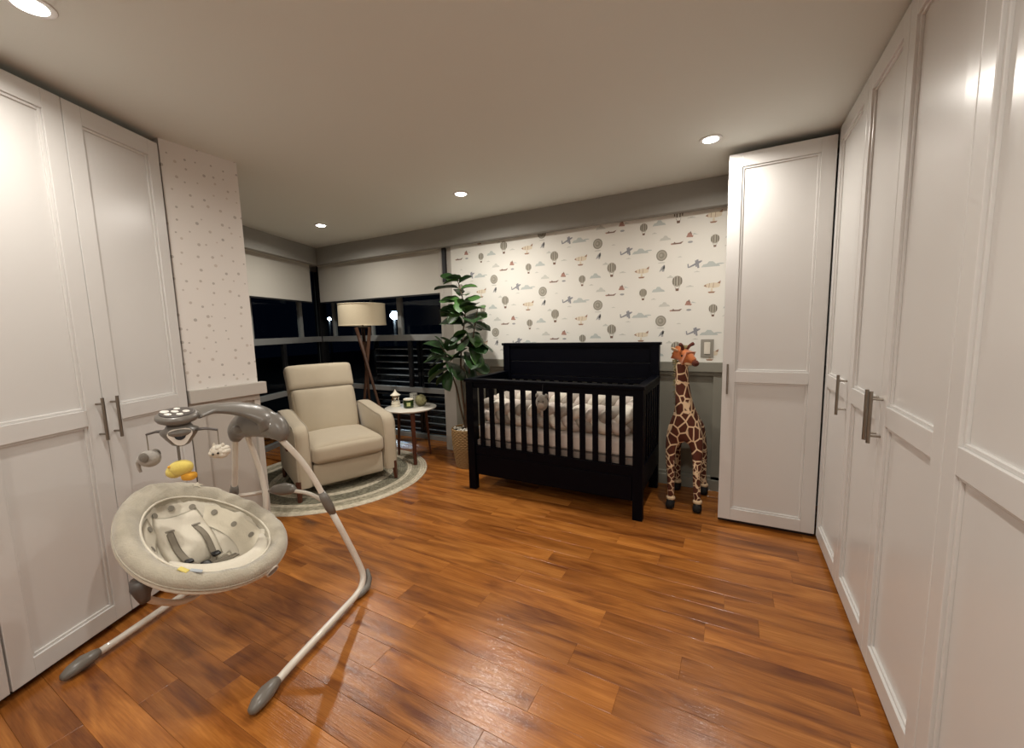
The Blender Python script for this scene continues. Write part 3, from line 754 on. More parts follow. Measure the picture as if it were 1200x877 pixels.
def at(px, py, z):
    d = fw + r2*((px-600)/F_PX) + d2*((py-438.5)/F_PX); q = d*((z-CAM_H)/d.z); return (q.x, q.y, z)
# carousel
c = at(464, 476, TZ); t = thing('carousel_figurine', 'small cream carousel figurine on the side table', 'figurine', c); t.scale = (1.3, 1.3, 1.3)
MB().lathe([(.036, 0), (.037, .006), (.034, .010), (.034, .022), (.036, .026), (.031, .030), (.030, .038), (.032, .042), (0, .042)]).build('base', 'porcelain', t, smooth=35)
MB().cyl((0, 0, .042), (0, 0, .085), .006).build('column', 'gold', t, smooth=True)
MB().lathe([(.0, .082), (.036, .084), (.041, .090), (.034, .093), (.016, .108), (.006, .122), (.0035, .128), (0, .136)]).build('canopy', 'porcelain', t, smooth=30)
for k in range(5):
    a = k*2*PI/5+.3; x, y_ = .024*math.cos(a), .024*math.sin(a); b = MB()
    b.cyl((x, y_, .042), (x, y_, .085), .0012, n=6); b.ell((x, y_, .062), (.009, .005, .006), Matrix.Rotation(a+PI/2, 3, 'Z'), 8, 6)
    q = Matrix.Rotation(a+PI/2, 3, 'Z') @ Vector((.009, 0, .007)); b.ell((x+q.x, y_+q.y, .069), (.004, .003, .006), None, 8, 6)
    for lx in (-.005, .005):
        q = Matrix.Rotation(a+PI/2, 3, 'Z') @ Vector((lx, 0, 0)); b.cyl((x+q.x, y_+q.y, .046), (x+q.x, y_+q.y, .06), .0015, n=5)
    b.build('horse', 'gold' if k % 2 else 'porcelain', t, smooth=True)
# candle
c = at(479, 478, TZ); t = thing('candle_jar', 'green glass candle jar with a pale square label and white lid', 'candle', c); t.scale = (1.3, 1.3, 1.3)
MB().lathe([(.034, 0), (.038, .004), (.039, .05), (.038, .062), (.030, .062)]).build('jar', 'green_glass', t, smooth=35)
MB().lathe([(.036, .060), (.0385, .064), (.0385, .070), (.034, .073), (0, .073)]).build('lid', 'porcelain', t, smooth=35)
va = math.atan2(-c[1], -c[0]); b = MB(); vs = []
for i in range(7):
    a = va-.35+.7*i/6
    vs += [(.0396*math.cos(a), .0396*math.sin(a), .018), (.0402*math.cos(a), .0402*math.sin(a), .046)]
b.add(vs, [(2*i, 2*i+2, 2*i+3, 2*i+1) for i in range(6)]); b.build('label_patch', 'label_cream', t)
# small white speckled cup behind
c = at(485, 471.5, TZ); t = thing('cup', 'small white speckled cup at the back of the side table', 'cup', c); t.scale = (1.3, 1.3, 1.3)
MB().lathe([(.022, 0), (.029, .004), (.031, .075), (.029, .076), (.026, .01), (0, .01)], n=24).build('bowl', 'box_white', t, smooth=35)
b = MB(); va = math.atan2(-c[1], -c[0])
for k in range(9):
    a = va+(-.6+.6*(k % 3)); zz = .018+.022*(k//3); n_ = Vector((math.cos(a), math.sin(a), 0)); s_ = Vector((-n_.y, n_.x, 0)); p = n_*.0308+Vector((0, 0, zz))
    b.add([p-s_*.0035-Vector((0, 0, .004)), p+s_*.0035-Vector((0, 0, .002)), p+s_*.001+Vector((0, 0, .006))], [(0, 1, 2)])
b.build('speckle_print', 'ink', t)
# woven ball
c = at(493.5, 476, TZ); t = thing('woven_ball', 'grey-green woven vine ball on the side table', 'ornament', (c[0], c[1], TZ+.060)); t.scale = (1.3, 1.3, 1.3)
MB().ell((0, 0, 0), .041, None, 20, 14).build('core', 'moss', t, smooth=True)
for k in range(9):
    e = Euler((random.uniform(0, PI), random.uniform(0, PI), 0)).to_matrix()
    pts = [e @ Vector((.0425*math.cos(a), .0425*math.sin(a), .008*math.sin(3*a))) for a in [2*PI*i/28 for i in range(28)]]
    MB().tube(pts, .0035, 5, closed=True).build('vine', 'moss', t, smooth=True)

# ================================================================ FLOOR LAMP
LX, LY = -3.60, 3.20
t = thing('floor_lamp', 'tripod floor lamp with a cream drum shade and crossed wooden legs', 'floor lamp', (LX, LY, 0))
sh = MB(); n = 48; r = .25; z0, z1 = 1.383, 1.612
sh.lathe([(r, z0), (r*.985, z1), (r*.985-.003, z1), (r-.003, z0)], n=n); sh.f = sh.f[:-2]; sh.mi = sh.mi[:-2]
vsn = n
sh.add([(0, 0, 0)], [])  # keep arrays simple
sh.v.pop()
o_sh = sh.build('lamp_shade', 'lampshade', t, smooth=40)
for zz, rr in ((z0, r), (z1, r*.985)):
    MB().tube([(rr*math.cos(2*PI*i/40), rr*math.sin(2*PI*i/40), zz) for i in range(40)], .004, 6, closed=True).build('shade_rim', 'lampshade', o_sh, smooth=True)
b = MB()
for a in (0, 2.09, 4.19): b.cyl((0, 0, z0+.05), (r*.98*math.cos(a), r*.98*math.sin(a), z0+.02), .003, n=6)
b.build('spider', 'lamp_metal', o_sh)
MB().lathe([(.0, 1.44), (.02, 1.45), (.032, 1.49), (.028, 1.53), (0, 1.545)]).build('bulb', 'porcelain', t, smooth=True)
MB().cyl((0, 0, 1.2), (0, 0, 1.45), .011).build('stem', 'lamp_metal', t, smooth=True)
MB().lathe([(.05, 1.345), (.055, 1.35), (.055, 1.365), (.02, 1.372)]).build('collar', 'lamp_metal', t, smooth=35)
vdir = Vector((-LX, -LY, 0)).normalized(); vr = Vector((-vdir.y, vdir.x, 0))   # vr: viewer's right is -? (fixed below)
vr = Vector((rt.x, rt.y, 0)).normalized()
for k, (tx, ty, bx_, by_) in enumerate([(-.075, .05, .235, .12), (.075, .0, -.115, .06), (.0, -.06, .03, -.30)]):
    T_ = vr*tx+vdir*ty; B_ = vr*bx_+vdir*by_
    MB().tube([(B_.x, B_.y, 0.0), (T_.x, T_.y, 1.36)], [.012, .017], 4, rh=[.012, .022], up=(vr.x, vr.y, 0)).build('leg', 'lamp_wood', t, bevel=.003)

# ================================================================ POTTED TREE
PX_, PY_ = -2.205, 3.14
t = thing('fiddle_leaf_fig', 'tall fiddle leaf fig tree in a woven basket beside the crib', 'potted plant', (PX_, PY_, 0))
bk = MB(); prof = []; nr = 24
for i in range(nr+1):
    z_ = .375*i/nr; rr = .112+.034*math.sin(min(1, i/nr*1.15)*PI/2); prof.append((rr+.003*math.sin(i*PI), z_))
for i in range(nr):   # woven rows
    z_ = .375*(i+.5)/nr; rr = .112+.034*math.sin(min(1, (i+.5)/nr*1.15)*PI/2)
    N = 44; pts = [((rr+.0035*math.cos(k*PI+i*PI))*math.cos(2*PI*k/N), (rr+.0035*math.cos(k*PI+i*PI))*math.sin(2*PI*k/N), z_) for k in range(N)]
    bk.tube(pts, .0075, 5, closed=True, rh=.0085)
bk.lathe([(.10, .004), (.108, .004), (.14, .36), (.134, .36), (.10, .02)], n=36)
pot = bk.build('basket', 'basket', t, smooth=60)
MB().lathe([(0, .33), (.135, .33), (.135, .345), (0, .35)], n=30).build('soil', 'soil', t)
b = MB()
for i in range(90):
    a = random.uniform(0, 2*PI); rr = .13*math.sqrt(random.random()); s_ = random.uniform(.008, .016)
    b.ell((rr*math.cos(a), rr*math.sin(a), .352+random.uniform(0, .022)), (s_, s_*.8, s_*.6), Euler((random.random(), random.random(), random.random()*3)).to_matrix(), 7, 5)
o = b.build('pebbles', 'pebble', t, smooth=True); o['kind'] = 'stuff'
W0 = Vector((PX_, PY_, 0))
def wpt(px, py, dy=0.0):   # point on the vertical plane y = PY_+dy seen at a pixel, relative to the pot
    d = fw + r2*((px-600)/F_PX) + d2*((py-438.5)/F_PX); q = d*((PY_+dy)/d.y)+Vector((0, 0, CAM_H)); return q-W0
trunks = [
    [Vector((.01, 0, .34)), wpt(543, 470), wpt(540, 440, .02), wpt(541, 400, .03), wpt(545, 370, .02), wpt(541, 345), wpt(536, 328)],
    [Vector((-.02, .01, .34)), wpt(540, 480, .03), wpt(535, 455, .04), wpt(528, 435, .02), wpt(522, 415), wpt(516, 405, -.02)],
    [Vector((.0, -.02, .34)), wpt(546, 480, -.03), wpt(549, 445, -.05), wpt(552, 415, -.06), wpt(556, 385, -.05), wpt(560, 360, -.04)]]
for i, tr in enumerate(trunks):
    p = smooth_path(tr, 6); MB().tube(p, interp([.013 if i == 0 else .010, .009, .006, .004], len(p)), 8).build('trunk', 'bark', t, smooth=True)
def leaf_mesh(L, Wd, droop, cup):
    """fiddle shaped leaf: narrow waist, broad rounded tip; vein grooves; thin but closed"""
    nl, nw = 12, 6; vs = []; fs = []
    def wf(s): return Wd*(.28*math.sin(PI*min(1, s*1.9))**1*(1 if s < .5 else 0)+math.sin(PI*min(1, max(0, (s**1.25))))**.62*(.55+.5*s))*.52
    for sgn in (1, -1):
        for i in range(nl+1):
            s = i/nl; w = wf(s) if 0 < s < 1 else .001
            for j in range(nw+1):
                q = -1+2*j/nw
                x = L*s; y_ = w*q; z_ = -droop*L*s*s+cup*abs(q)*w*.9+.0025*math.sin(s*nl*PI*1.0+abs(q)*2)*abs(q)-(.002 if q == 0 else 0)
                vs.append((x, y_, z_+.0008*sgn))
    K = (nl+1)*(nw+1)
    for i in range(nl):
        for j in range(nw):
            a = i*(nw+1)+j; fs.append((a, a+nw+1, a+nw+2, a+1)); fs.append((K+a, K+a+1, K+a+nw+2, K+a+nw+1))
    for i in range(nl):
        a = i*(nw+1); fs.append((a, a+K, a+K+nw+1, a+nw+1)); a += nw; fs.append((a, a+nw+1, a+K+nw+1, a+K))
    return vs, fs
leaf_me = []
for k in range(8):
    vs, fs = leaf_mesh(1, random.uniform(.62, .78), random.uniform(.0, .32), random.uniform(.15, .45))
    b = MB(); b.add(vs, fs)
    b.cur = 1
    b.tube([(0.02*i, 0, -.0-(.12 if 0 else 0)*0+.004) for i in range(2)], .006, 5)
    me = bpy.data.meshes.new('leaf'); me.from_pydata([tuple(p) for p in b.v], [], b.f); me.materials.append(MAT['leaf'] if k % 4 else MAT['leaf_light']); me.materials.append(MAT['leaf_vein'])
    me.polygons.foreach_set('material_index', b.mi); me.polygons.foreach_set('use_smooth', [True]*len(me.polygons)); leaf_me.append(me)
def leaf(base, direction, L, roll_=0, mi=None):
    me = random.choice(leaf_me) if mi is None else leaf_me[mi]
    o = bpy.data.objects.new('leaf', me); C.objects.link(o); o.parent = t
    d = Vector(direction).normalized(); x, y_, _ = frame_of(d); up = y_
    side = up.cross(d).normalized()
    M_ = Matrix(((d.x, side.x, up.x), (d.y, side.y, up.y), (d.z, side.z, up.z))) @ Matrix.Rotation(roll_, 3, 'X')
    M_ = M_ @ Matrix.Diagonal((L, L, L)); M4 = M_.to_4x4(); M4.translation = base; o.matrix_local = M4
vr3 = Vector((rt.x, rt.y, 0)).normalized(); vt3 = Vector((fw.x, fw.y, 0)).normalized()
# hero leaves placed where the photo shows them: (base px, base py, tip px, tip py, depth toward viewer)
hero = [(536, 330, 519, 322, .0), (538, 332, 548, 322, .02), (537, 338, 516, 335, -.03), (539, 340, 552, 332, .03), (540, 352, 522, 350, -.04), (541, 356, 556, 346, .03), (541, 362, 520, 366, .0),
        (544, 366, 562, 352, -.06), (545, 368, 575, 350, -.05), (545, 374, 576, 366, -.04), (545, 378, 574, 382, -.08), (543, 372, 506, 358, -.02), (543, 380, 509, 372, -.03), (545, 384, 575, 386, .02),
        (548, 390, 575, 400, -.10), (549, 400, 580, 414, -.06), (551, 396, 578, 412, .03), (553, 405, 575, 430, -.08), (550, 420, 572, 436, -.02), (552, 414, 568, 425, -.12),
        (522, 410, 500, 398, -.02), (521, 412, 506, 418, -.05), (522, 418, 499, 420, -.03), (524, 420, 496, 425, .03), (527, 425, 500, 440, -.05), (528, 432, 498, 444, -.08), (530, 430, 535, 450, -.10),
        (520, 408, 514, 394, .0), (524, 412, 535, 398, -.04), (526, 418, 540, 412, -.07), (528, 425, 545, 432, -.10), (540, 405, 556, 392, .03), (541, 410, 525, 396, -.05), (543, 418, 560, 428, .04),
        (545, 425, 562, 445, -.05), (536, 430, 552, 440, -.12), (532, 436, 520, 448, -.06), (541, 345, 530, 338, .05), (543, 360, 534, 375, -.07), (546, 390, 534, 402, -.06), (547, 398, 558, 408, -.14),
        (552, 375, 568, 372, -.12), (541, 350, 548, 362, -.08), (548, 408, 538, 420, -.09)]
for i, (bx_, by_, tx_, ty_, dz_) in enumerate(hero):
    a = wpt(bx_, by_, 0); q = wpt(tx_, ty_, 0)
    d = q-a+Vector((0, dz_*1.6, 0))
    L = d.length; 
    if L < .11: d = d.normalized()*.13; L = .13
    leaf(a, d, min(.26, L*1.12), random.uniform(-.6, .6))
for i in range(16):
    q = random.choice(hero); a = wpt(q[0]+random.uniform(-3, 3), q[1]+random.uniform(-6, 8), 0); an = random.uniform(0, 2*PI)
    leaf(a, (math.cos(an), -abs(math.sin(an)), random.uniform(-.3, .6)), random.uniform(.13, .19), random.uniform(-.5, .5))

# ================================================================ CRIB
CXL, CXR, CYF, CYB, CZT, CZH = -1.876, -.489, 2.666, 3.344, .915, 1.172
t = thing('crib', 'black wooden crib with slatted sides and tall panelled headboard', 'crib', ((CXL+CXR)/2, (CYF+CYB)/2, 0))
hx, hy = (CXR-CXL)/2, (CYB-CYF)/2
PWd = .066
for sx in (-1, 1):
    MB().bx(min(sx*hx, sx*(hx-PWd)), max(sx*hx, sx*(hx-PWd)), -hy, -hy+.05, 0, CZT-.025).build('post', 'crib_black', t, bevel=.002)
    MB().bx(min(sx*hx, sx*(hx-PWd)), max(sx*hx, sx*(hx-PWd)), hy-.05, hy, 0, CZH-.02).build('post', 'crib_black', t, bevel=.002)
MB().bx(-hx-.01, hx+.01, -hy-.012, -hy+.06, CZT-.025, CZT).build('top_rail', 'crib_black', t, bevel=.004)
MB().bx(-hx+PWd, hx-PWd, -hy+.01, -hy+.04, .843, CZT-.025).build('front_rail', 'crib_black', t, bevel=.002)
MB().bx(-hx+PWd, hx-PWd, -hy+.01, -hy+.04, .30, .368).build('bottom_rail', 'crib_black', t, bevel=.002)
cx0 = (CXL+CXR)/2
for k in range(13):
    x = -1.742+k*(1.742-.628)/12-cx0
    MB().bx(x-.0205, x+.0205, -hy+.017, -hy+.031, .366, .845).build('slat', 'crib_black', t, bevel=.002)
for sx in (-1, 1):
    a, b_ = sorted((sx*hx, sx*(hx-.03)))
    MB().bx(a, b_, -hy+.05, hy-.03, .845, CZT-.025).build('side_rail', 'crib_black', t, bevel=.002)
    a2, b2 = sorted((sx*(hx+.01), sx*(hx-.05)))
    MB().bx(a2, b2, -hy+.06, hy-.05, CZT-.025, CZT).build('top_rail', 'crib_black', t, bevel=.004)
    MB().bx(a, b_, -hy+.05, hy-.05, .20, .368).build('side_rail', 'crib_black', t, bevel=.002)
    for k in range(6):
        y_ = -hy+.12+k*.092
        m_ = (a+b_)/2
        MB().bx(m_-.007, m_+.007, y_-.02, y_+.02, .366, .846).build('slat', 'crib_black', t, bevel=.002)
# headboard of boards
MB().bx(-hx-.012, hx+.012, hy-.056, hy+.008, CZH-.022, CZH).build('headboard_cap', 'crib_black', t, bevel=.003)
MB().bx(-hx+PWd, hx-PWd, hy-.04, hy-.012, 1.13, CZH-.022).build('headboard_board', 'crib_black', t, bevel=.003)
for a, b_ in ((.838, .879), (.882, 1.005), (1.008, 1.130)):
    MB().bx(-hx+PWd, hx-PWd, hy-.036, hy-.014, a, b_).build('headboard_board', 'crib_black', t, bevel=.004)
for k in range(14):
    x = -1.745+k*(1.745-.62)/13-cx0
    MB().bx(x-.02, x+.02, hy-.032, hy-.018, .30, .84).build('slat', 'crib_black', t, bevel=.002)
MB().bx(-hx+PWd, hx-PWd, hy-.04, hy-.01, .20, .30).build('bottom_rail', 'crib_black', t, bevel=.002)
# drawer front below
dr = MB().bx(-hx+PWd+.004, hx-PWd-.004, -hy+.012, -hy+.032, .128, .296).build('drawer', 'crib_black', t, bevel=.003)
MB().bx(-hx+.04, hx-.04, -hy+.05, hy-.05, .13, .15).build('drawer_base', 'crib_black', t)
MB().bx(-hx+PWd, hx-PWd, -hy+.045, hy-.05, .365, .408).build('mattress_support', 'bed_base', t, bevel=.003)
MAT_Z0, MAT_Z1 = .409, .535
mo = MB(); mo.soft(((CXL+CXR)/2, (CYF+CYB)/2+.0, (MAT_Z0+MAT_Z1)/2), (1.26, .555, .126), .03, (0, 0, .006), 12)
tag(mo.build('crib_mattress', 'mattress', None, smooth=True), 'pale pink-white mattress lying in the black crib', 'mattress')
# braided bumper round the mattress
t = thing('braided_bumper', 'thick cream and grey braided cushion bumper on the crib mattress', 'crib bumper', (cx0, (CYF+CYB)/2, MAT_Z1))
bxh, byh = .565, .222
def rect_path(s, L=None):
    P = [(-bxh, -byh), (bxh, -byh), (bxh, byh), (-bxh, byh)]; R = .06
    # rounded rectangle parametrised 0..1
    segs = []; per = 0
    w, h = 2*bxh-2*R, 2*byh-2*R; q = PI*R/2
    lens = [w, q, h, q, w, q, h, q]; tot = sum(lens); d = (s % 1)*tot
    cs = [(-bxh+R, -byh, 0), (bxh-R, -byh+R, 0), (bxh, -byh+R, PI/2), (bxh-R, byh-R, PI/2), (bxh-R, byh, PI), (-bxh+R, byh-R, PI), (-bxh, byh-R, 3*PI/2), (-bxh+R, -byh+R, 3*PI/2)]
    for i, ln in enumerate(lens):
        if d <= ln or i == 7:
            x, y_, a = cs[i]
            if i % 2 == 0: return Vector((x+math.cos(a)*d, y_+math.sin(a)*d, 0)), Vector((math.sin(a), -math.cos(a), 0))
            an = a+(d/ln)*PI/2-PI/2; n_ = Vector((math.cos(an), math.sin(an), 0)); return Vector((x, y_, 0))+n_*R, n_
        d -= ln
NB = 9
for sidx, mt in enumerate(('braid_white', 'braid_grey', 'braid_pink')):
    N = 320; pts = []
    for i in range(N):
        s = i/N; p, n_ = rect_path(s); ph = 2*PI*(s*NB+sidx/3.0)
        z_ = .112+.060*math.sin(ph); off = .022*math.sin(2*ph)
        pts.append(p+n_*off+Vector((0, 0, z_)))
    MB().tube(pts, .046, 12, closed=True).build('strand', mt, t, smooth=True)
# plush hanging on the crib rail
p = Vector((-1.19, CYF-.013, .79))
t = thing('plush_charm', 'small oval grey plush charm hanging on the crib front rail', 'toy', p)
MB().ell((0, -.022, -.02), (.048, .018, .060), None, 18, 12).build('body', 'plush_grey', t, smooth=True)
MB().ell((0, -.038, -.04), (.026, .006, .022), None, 12, 8).build('muzzle', 'plush_pink', t, smooth=True)
for s in (-1, 1):
    MB().ell((s*.036, -.022, .030), (.014, .008, .017), None, 10, 8).build('ear', 'plush_grey', t, smooth=True)
    MB().ell((s*.017, -.0385, -.008), (.005, .003, .006), None, 8, 6).build('eye', 'eye', t, smooth=True)
MB().tube([(0, -.01, .035), (0, -.004, .09), (0, .001, .112)], .0018, 6).build('loop', 'buckle', t)
# ================================================================ PLUSH GIRAFFE
def skin(name, verts, edges, radii, mat, parent, sub=2, root=0):
    me = bpy.data.meshes.new(name); me.from_pydata([tuple(v) for v in verts], edges, []); me.update()
    o = bpy.data.objects.new(name, me); C.objects.link(o); o.parent = parent
    sk = o.modifiers.new('skin', 'SKIN'); sk.use_smooth_shade = True
    for i, r in enumerate(radii):
        d = me.skin_vertices[0].data[i]; d.radius = (r, r) if not isinstance(r, tuple) else r
        d.use_root = (i == root)
    s_ = o.modifiers.new('sub', 'SUBSURF'); s_.levels = sub; s_.render_levels = sub
    me.materials.append(MAT[mat]); return o
t = thing('plush_giraffe', 'tall standing plush giraffe toy between the crib and the end wardrobe', 'toy', (-.27, 3.13, 0))
GV = [(0, .20, .56), (0, .05, .565), (-.0, -.06, .59), (-.005, -.085, .71), (-.02, -.10, .84), (-.028, -.11, .96), (-.025, -.115, 1.055),
      (-.085, -.08, .50), (-.095, -.10, .36), (-.085, -.115, .20), (-.083, -.125, .055),
      (.075, -.08, .50), (.085, -.10, .36), (.085, -.115, .20), (.092, -.125, .055),
      (-.085, .215, .47), (-.09, .24, .33), (-.08, .22, .18), (-.078, .235, .055),
      (.075, .215, .47), (.10, .235, .33), (.105, .22, .18), (.115, .225, .055)]
GE = [(0, 1), (1, 2), (2, 3), (3, 4), (4, 5), (5, 6), (2, 7), (7, 8), (8, 9), (9, 10), (2, 11), (11, 12), (12, 13), (13, 14), (0, 15), (15, 16), (16, 17), (17, 18), (0, 19), (19, 20), (20, 21), (21, 22)]
GR = [.098, .093, .100, .068, .052, .045, .041, .050, .034, .027, .024, .050, .034, .027, .024, .05, .035, .028, .025, .05, .035, .028, .025]
skin('body', GV, GE, GR, 'giraffe_coat', t, root=1)
for i, (x, y_) in enumerate([(-.083, -.13), (.094, -.13), (-.078, .23), (.116, .22)]):
    MB().soft((x, y_-.016, .028), (.058, .10, .056), .025, (0, 0, 0), 6).build('hoof', 'hoof', t, smooth=True)
    if True: MB().lathe([(.026, .052), (.031, .058), (.030, .072), (.024, .078)], c=(x, y_+.004, 0), n=14).build('ankle_cuff', 'giraffe_cream', t, smooth=True)
# head looks to the viewer's right
hd = thing_head = bpy.data.objects.new('head', None)
C.objects.link(hd); hd.parent = t
bpy.data.objects.remove(hd)
hc = Vector((-.02, -.125, 1.095)); hdir = Vector((.82, -.5, -.45)).normalized()
HV = [hc-hdir*.035, hc, hc+hdir*.045, hc+hdir*.085, hc+hdir*.10]
head = skin('head', HV, [(0, 1), (1, 2), (2, 3), (3, 4)], [.040, .048, .040, .030, .024], 'giraffe_tan', t, root=1)
hs = hdir.cross(Vector((0, 0, 1))).normalized()     # head's right side (towards viewer/left)
hu = hs.cross(hdir).normalized()
MB().ell(hc+hdir*.108-hu*.006, (.024, .026, .022), None, 14, 10).build('muzzle', 'giraffe_brown', head, smooth=True)
MB().ell(hc+hdir*.07-hu*.028, (.036, .030, .014), None, 12, 8).build('jaw', 'giraffe_cream', head, smooth=True)
for s in (-1, 1):
    MB().ell(hc+hdir*.022+hs*s*.042+hu*.008, .0085, None, 10, 8).build('eye', 'eye', head, smooth=True)
    MB().ell(hc+hdir*.118+hs*s*.012+hu*.006, .004, None, 8, 6).build('nostril', 'hoof', head, smooth=True)
    # ossicone and ear
    base = hc+hu*.035+hs*s*.018-hdir*.008; 
    MB().tube(smooth_path([base, base+hu*.03+hs*s*.02, base+hu*.045+hs*s*.05], 4), interp([.012, .010, .013], 9), 8).build('horn', 'giraffe_brown', head, smooth=True)
    eb = hc+hu*.018+hs*s*.035-hdir*.025; ed = (hs*s*.9+hu*.35-hdir*.25).normalized()
    b = MB(); b.tube([eb, eb+ed*.02, eb+ed*.045, eb+ed*.07], [.006, .017, .018, .003], 10, rh=[.004, .007, .007, .002]); b.build('ear', 'giraffe_cream', head, smooth=True)
b = MB()
for i in range(110):
    k = i/110; z_ = .62+.52*k; yb = -.06-.05*min(1, k*1.4)+.035; xb = -.03-.03*k
    b.tube([(xb+random.uniform(-.012, .012), yb+.0, z_), (xb+random.uniform(-.03, .01)-.012, yb+.03, z_+random.uniform(-.01, .02)), (xb+random.uniform(-.04, .01)-.02, yb+.042, z_+random.uniform(-.03, .02))], [.006, .004, .001], 4)
for i in range(26):
    b.tube([hc+hu*.03+Vector((random.uniform(-.03, .005), random.uniform(0, .02), 0)), hc+hu*.06+Vector((random.uniform(-.045, 0), random.uniform(0, .03), 0)), hc+hu*.075+Vector((random.uniform(-.05, 0), random.uniform(0, .04), 0))], [.006, .005, .001], 4)
o = b.build('mane', 'mane', t, smooth=True)
MB().tube(smooth_path([(0, .29, .58), (.01, .312, .50), (.02, .306, .42)], 4), interp([.012, .008, .006], 9), 8).build('tail', 'giraffe_tan', t, smooth=True)

# ================================================================ BABY SWING
th = math.radians(17.5); M0 = Vector((-1.814, .535, 0))
SW = thing('baby_swing', 'grey and cream portable baby swing on splayed tube legs', 'baby swing', M0, th)
FT = .028
for s in (-1, 1):
    fx = s*.421; rx = s*.438
    # floor tube from front foot to rear corner, then up to the hub
    p = [Vector((fx, .085, FT)), Vector((fx, .20, FT)), Vector((rx, .60, FT)), Vector((rx*.995, .66, FT+.008)), Vector((rx*.975, .70, FT+.05)), Vector((s*.40, .70, .16)), Vector((s*.345, .672, .33)), Vector((s*.30, .640, .48))]
    if s < 0:
        p[5:8] = [Vector((-.385, .70, .16)), Vector((-.30, .672, .33)), Vector((-.235, .640, .49))]
        q = [Vector((-.235, .640, .49)), Vector((-.195, .62, .60)), Vector((-.150, .59, .72)), Vector((-.105, .56, .83))]
    else: q = [Vector((s*.30, .640, .48)), Vector((s*.262, .618, .60)), Vector((s*.215, .585, .72)), Vector((s*.15, .535, .845))]
    lo = MB(); lo.tube([p[0], p[1], p[2]]+smooth_path(p[2:7], 5)[1:]+[p[7]], .0148, 12); leg_o = lo.build('leg', 'swing_tube', SW, smooth=True)
    MB().tube(smooth_path(q, 6), .0138, 12).build('leg', 'swing_tube', SW, smooth=True)
    # foot cap
    MB().tube([(fx, -.004, .021), (fx, .003, .022), (fx, .03, .028), (fx, .07, .032), (fx, .105, .031), (fx, .12, .029)], [.007, .018, .028, .029, .021, .017], 14, rh=[.006, .014, .022, .026, .021, .017]).build('foot', 'swing_plastic', leg_o, smooth=True)
    # rear corner pad
    MB().tube([(rx, .60, .022), (rx+s*.004, .64, .020), (rx+s*.006, .69, .022), (rx+s*.002, .725, .045), (rx-s*.006, .735, .09)], [.012, .023, .026, .02, .008], 12, rh=[.01, .017, .020, .016, .007]).build('corner_pad', 'swing_plastic', leg_o, smooth=True)
    # joint sleeve
    a, b_ = (Vector((.318, .655, .42)), Vector((.282, .629, .54))) if s > 0 else (Vector((-.26, .654, .43)), Vector((-.213, .629, .55)))
    MB().tube([a, a.lerp(b_, .3), a.lerp(b_, .7), b_], [.016, .022, .022, .016], 12).build('joint', 'swing_plastic', SW, smooth=True)
# cross brace with folding latch
br = smooth_path([(.30, .645, .475), (.20, .66, .512), (.10, .665, .522), (-.02, .665, .52), (-.12, .66, .50), (-.235, .645, .485)], 5)
MB().tube(br, .0095, 10).build('cross_brace', 'swing_tube', SW, smooth=True)
MB().tube([(.11, .665, .527), (.085, .665, .530), (.04, .665, .530), (-.01, .665, .524), (-.055, .664, .512)], [.012, .028, .036, .026, .004], 14, rh=[.010, .024, .030, .022, .004]).build('latch', 'swing_plastic', SW, smooth=True)
# hub housing: wide body across between uprights, flowing forward into the mobile arm
HB = [(.172, .545, .820, .018), (.160, .545, .850, .042), (.125, .55, .882, .058), (.06, .555, .897, .066), (-.0, .555, .897, .066), (-.05, .56, .882, .058), (-.09, .56, .850, .044), (-.108, .56, .81, .022)]
hub = MB(); hub.tube(smooth_path([q[:3] for q in HB], 4), interp([q[3] for q in HB], 29), 18, up=(0, 0, 1))
hub.build('motor_housing', 'swing_plastic', SW, smooth=True)
MB().ell((-.02, .490, .880), (.026, .007, .020), Matrix.Rotation(.3, 3, 'Z'), 14, 8).build('housing_badge', 'swing_plastic', SW, smooth=True)
armp = smooth_path([(.09, .565, .885), (.065, .545, .935), (.03, .49, .972), (.01, .42, .994), (0, .35, 1.006), (0, .27, 1.004)], 6)
MB().tube(armp, interp([.085, .095, .072, .046, .034, .046], len(armp)), 16, rh=interp([.055, .040, .026, .019, .015, .012], len(armp)), up=(0, 0, 1)).build('mobile_arm', 'swing_plastic', SW, smooth=True)
PC = Vector((-.006, .218, 1.002)); vflat = Matrix.Rotation(-th, 3, 'Z') @ Vector((.93, -.37, 0))
PX = Matrix.Translation(PC) @ Matrix.Rotation(math.radians(11), 4, Vector((0, 0, 1)).cross(vflat))
pan = MB(); pan.lathe([(.0, -.022), (.046, -.020), (.064, -.010), (.069, 0), (.067, .010), (.056, .017), (0, .019)], n=32, xf=PX)
pan_o = pan.build('control_panel', 'swing_plastic', SW, smooth=True)
MB().lathe([(.054, .0170), (.055, .0195), (.048, .0205), (0, .0215)], n=32, xf=PX).build('panel_inlay', 'swing_plastic_dark', pan_o, smooth=True)
for x, y_, rx_, ry_ in ((-.034, -.020, .016, .014), (.0, -.035, .015, .010), (.03, -.015, .013, .010), (-.006, -.003, .016, .010), (.022, .018, .014, .010), (-.026, .022, .012, .010)):
    MB().lathe([(rx_, .0), (rx_*.9, .0025), (0, .003)], c=(x, y_, .0205), n=16, sx=1, sy=ry_/rx_, xf=PX).build('button', 'panel_icon', pan_o, smooth=True)
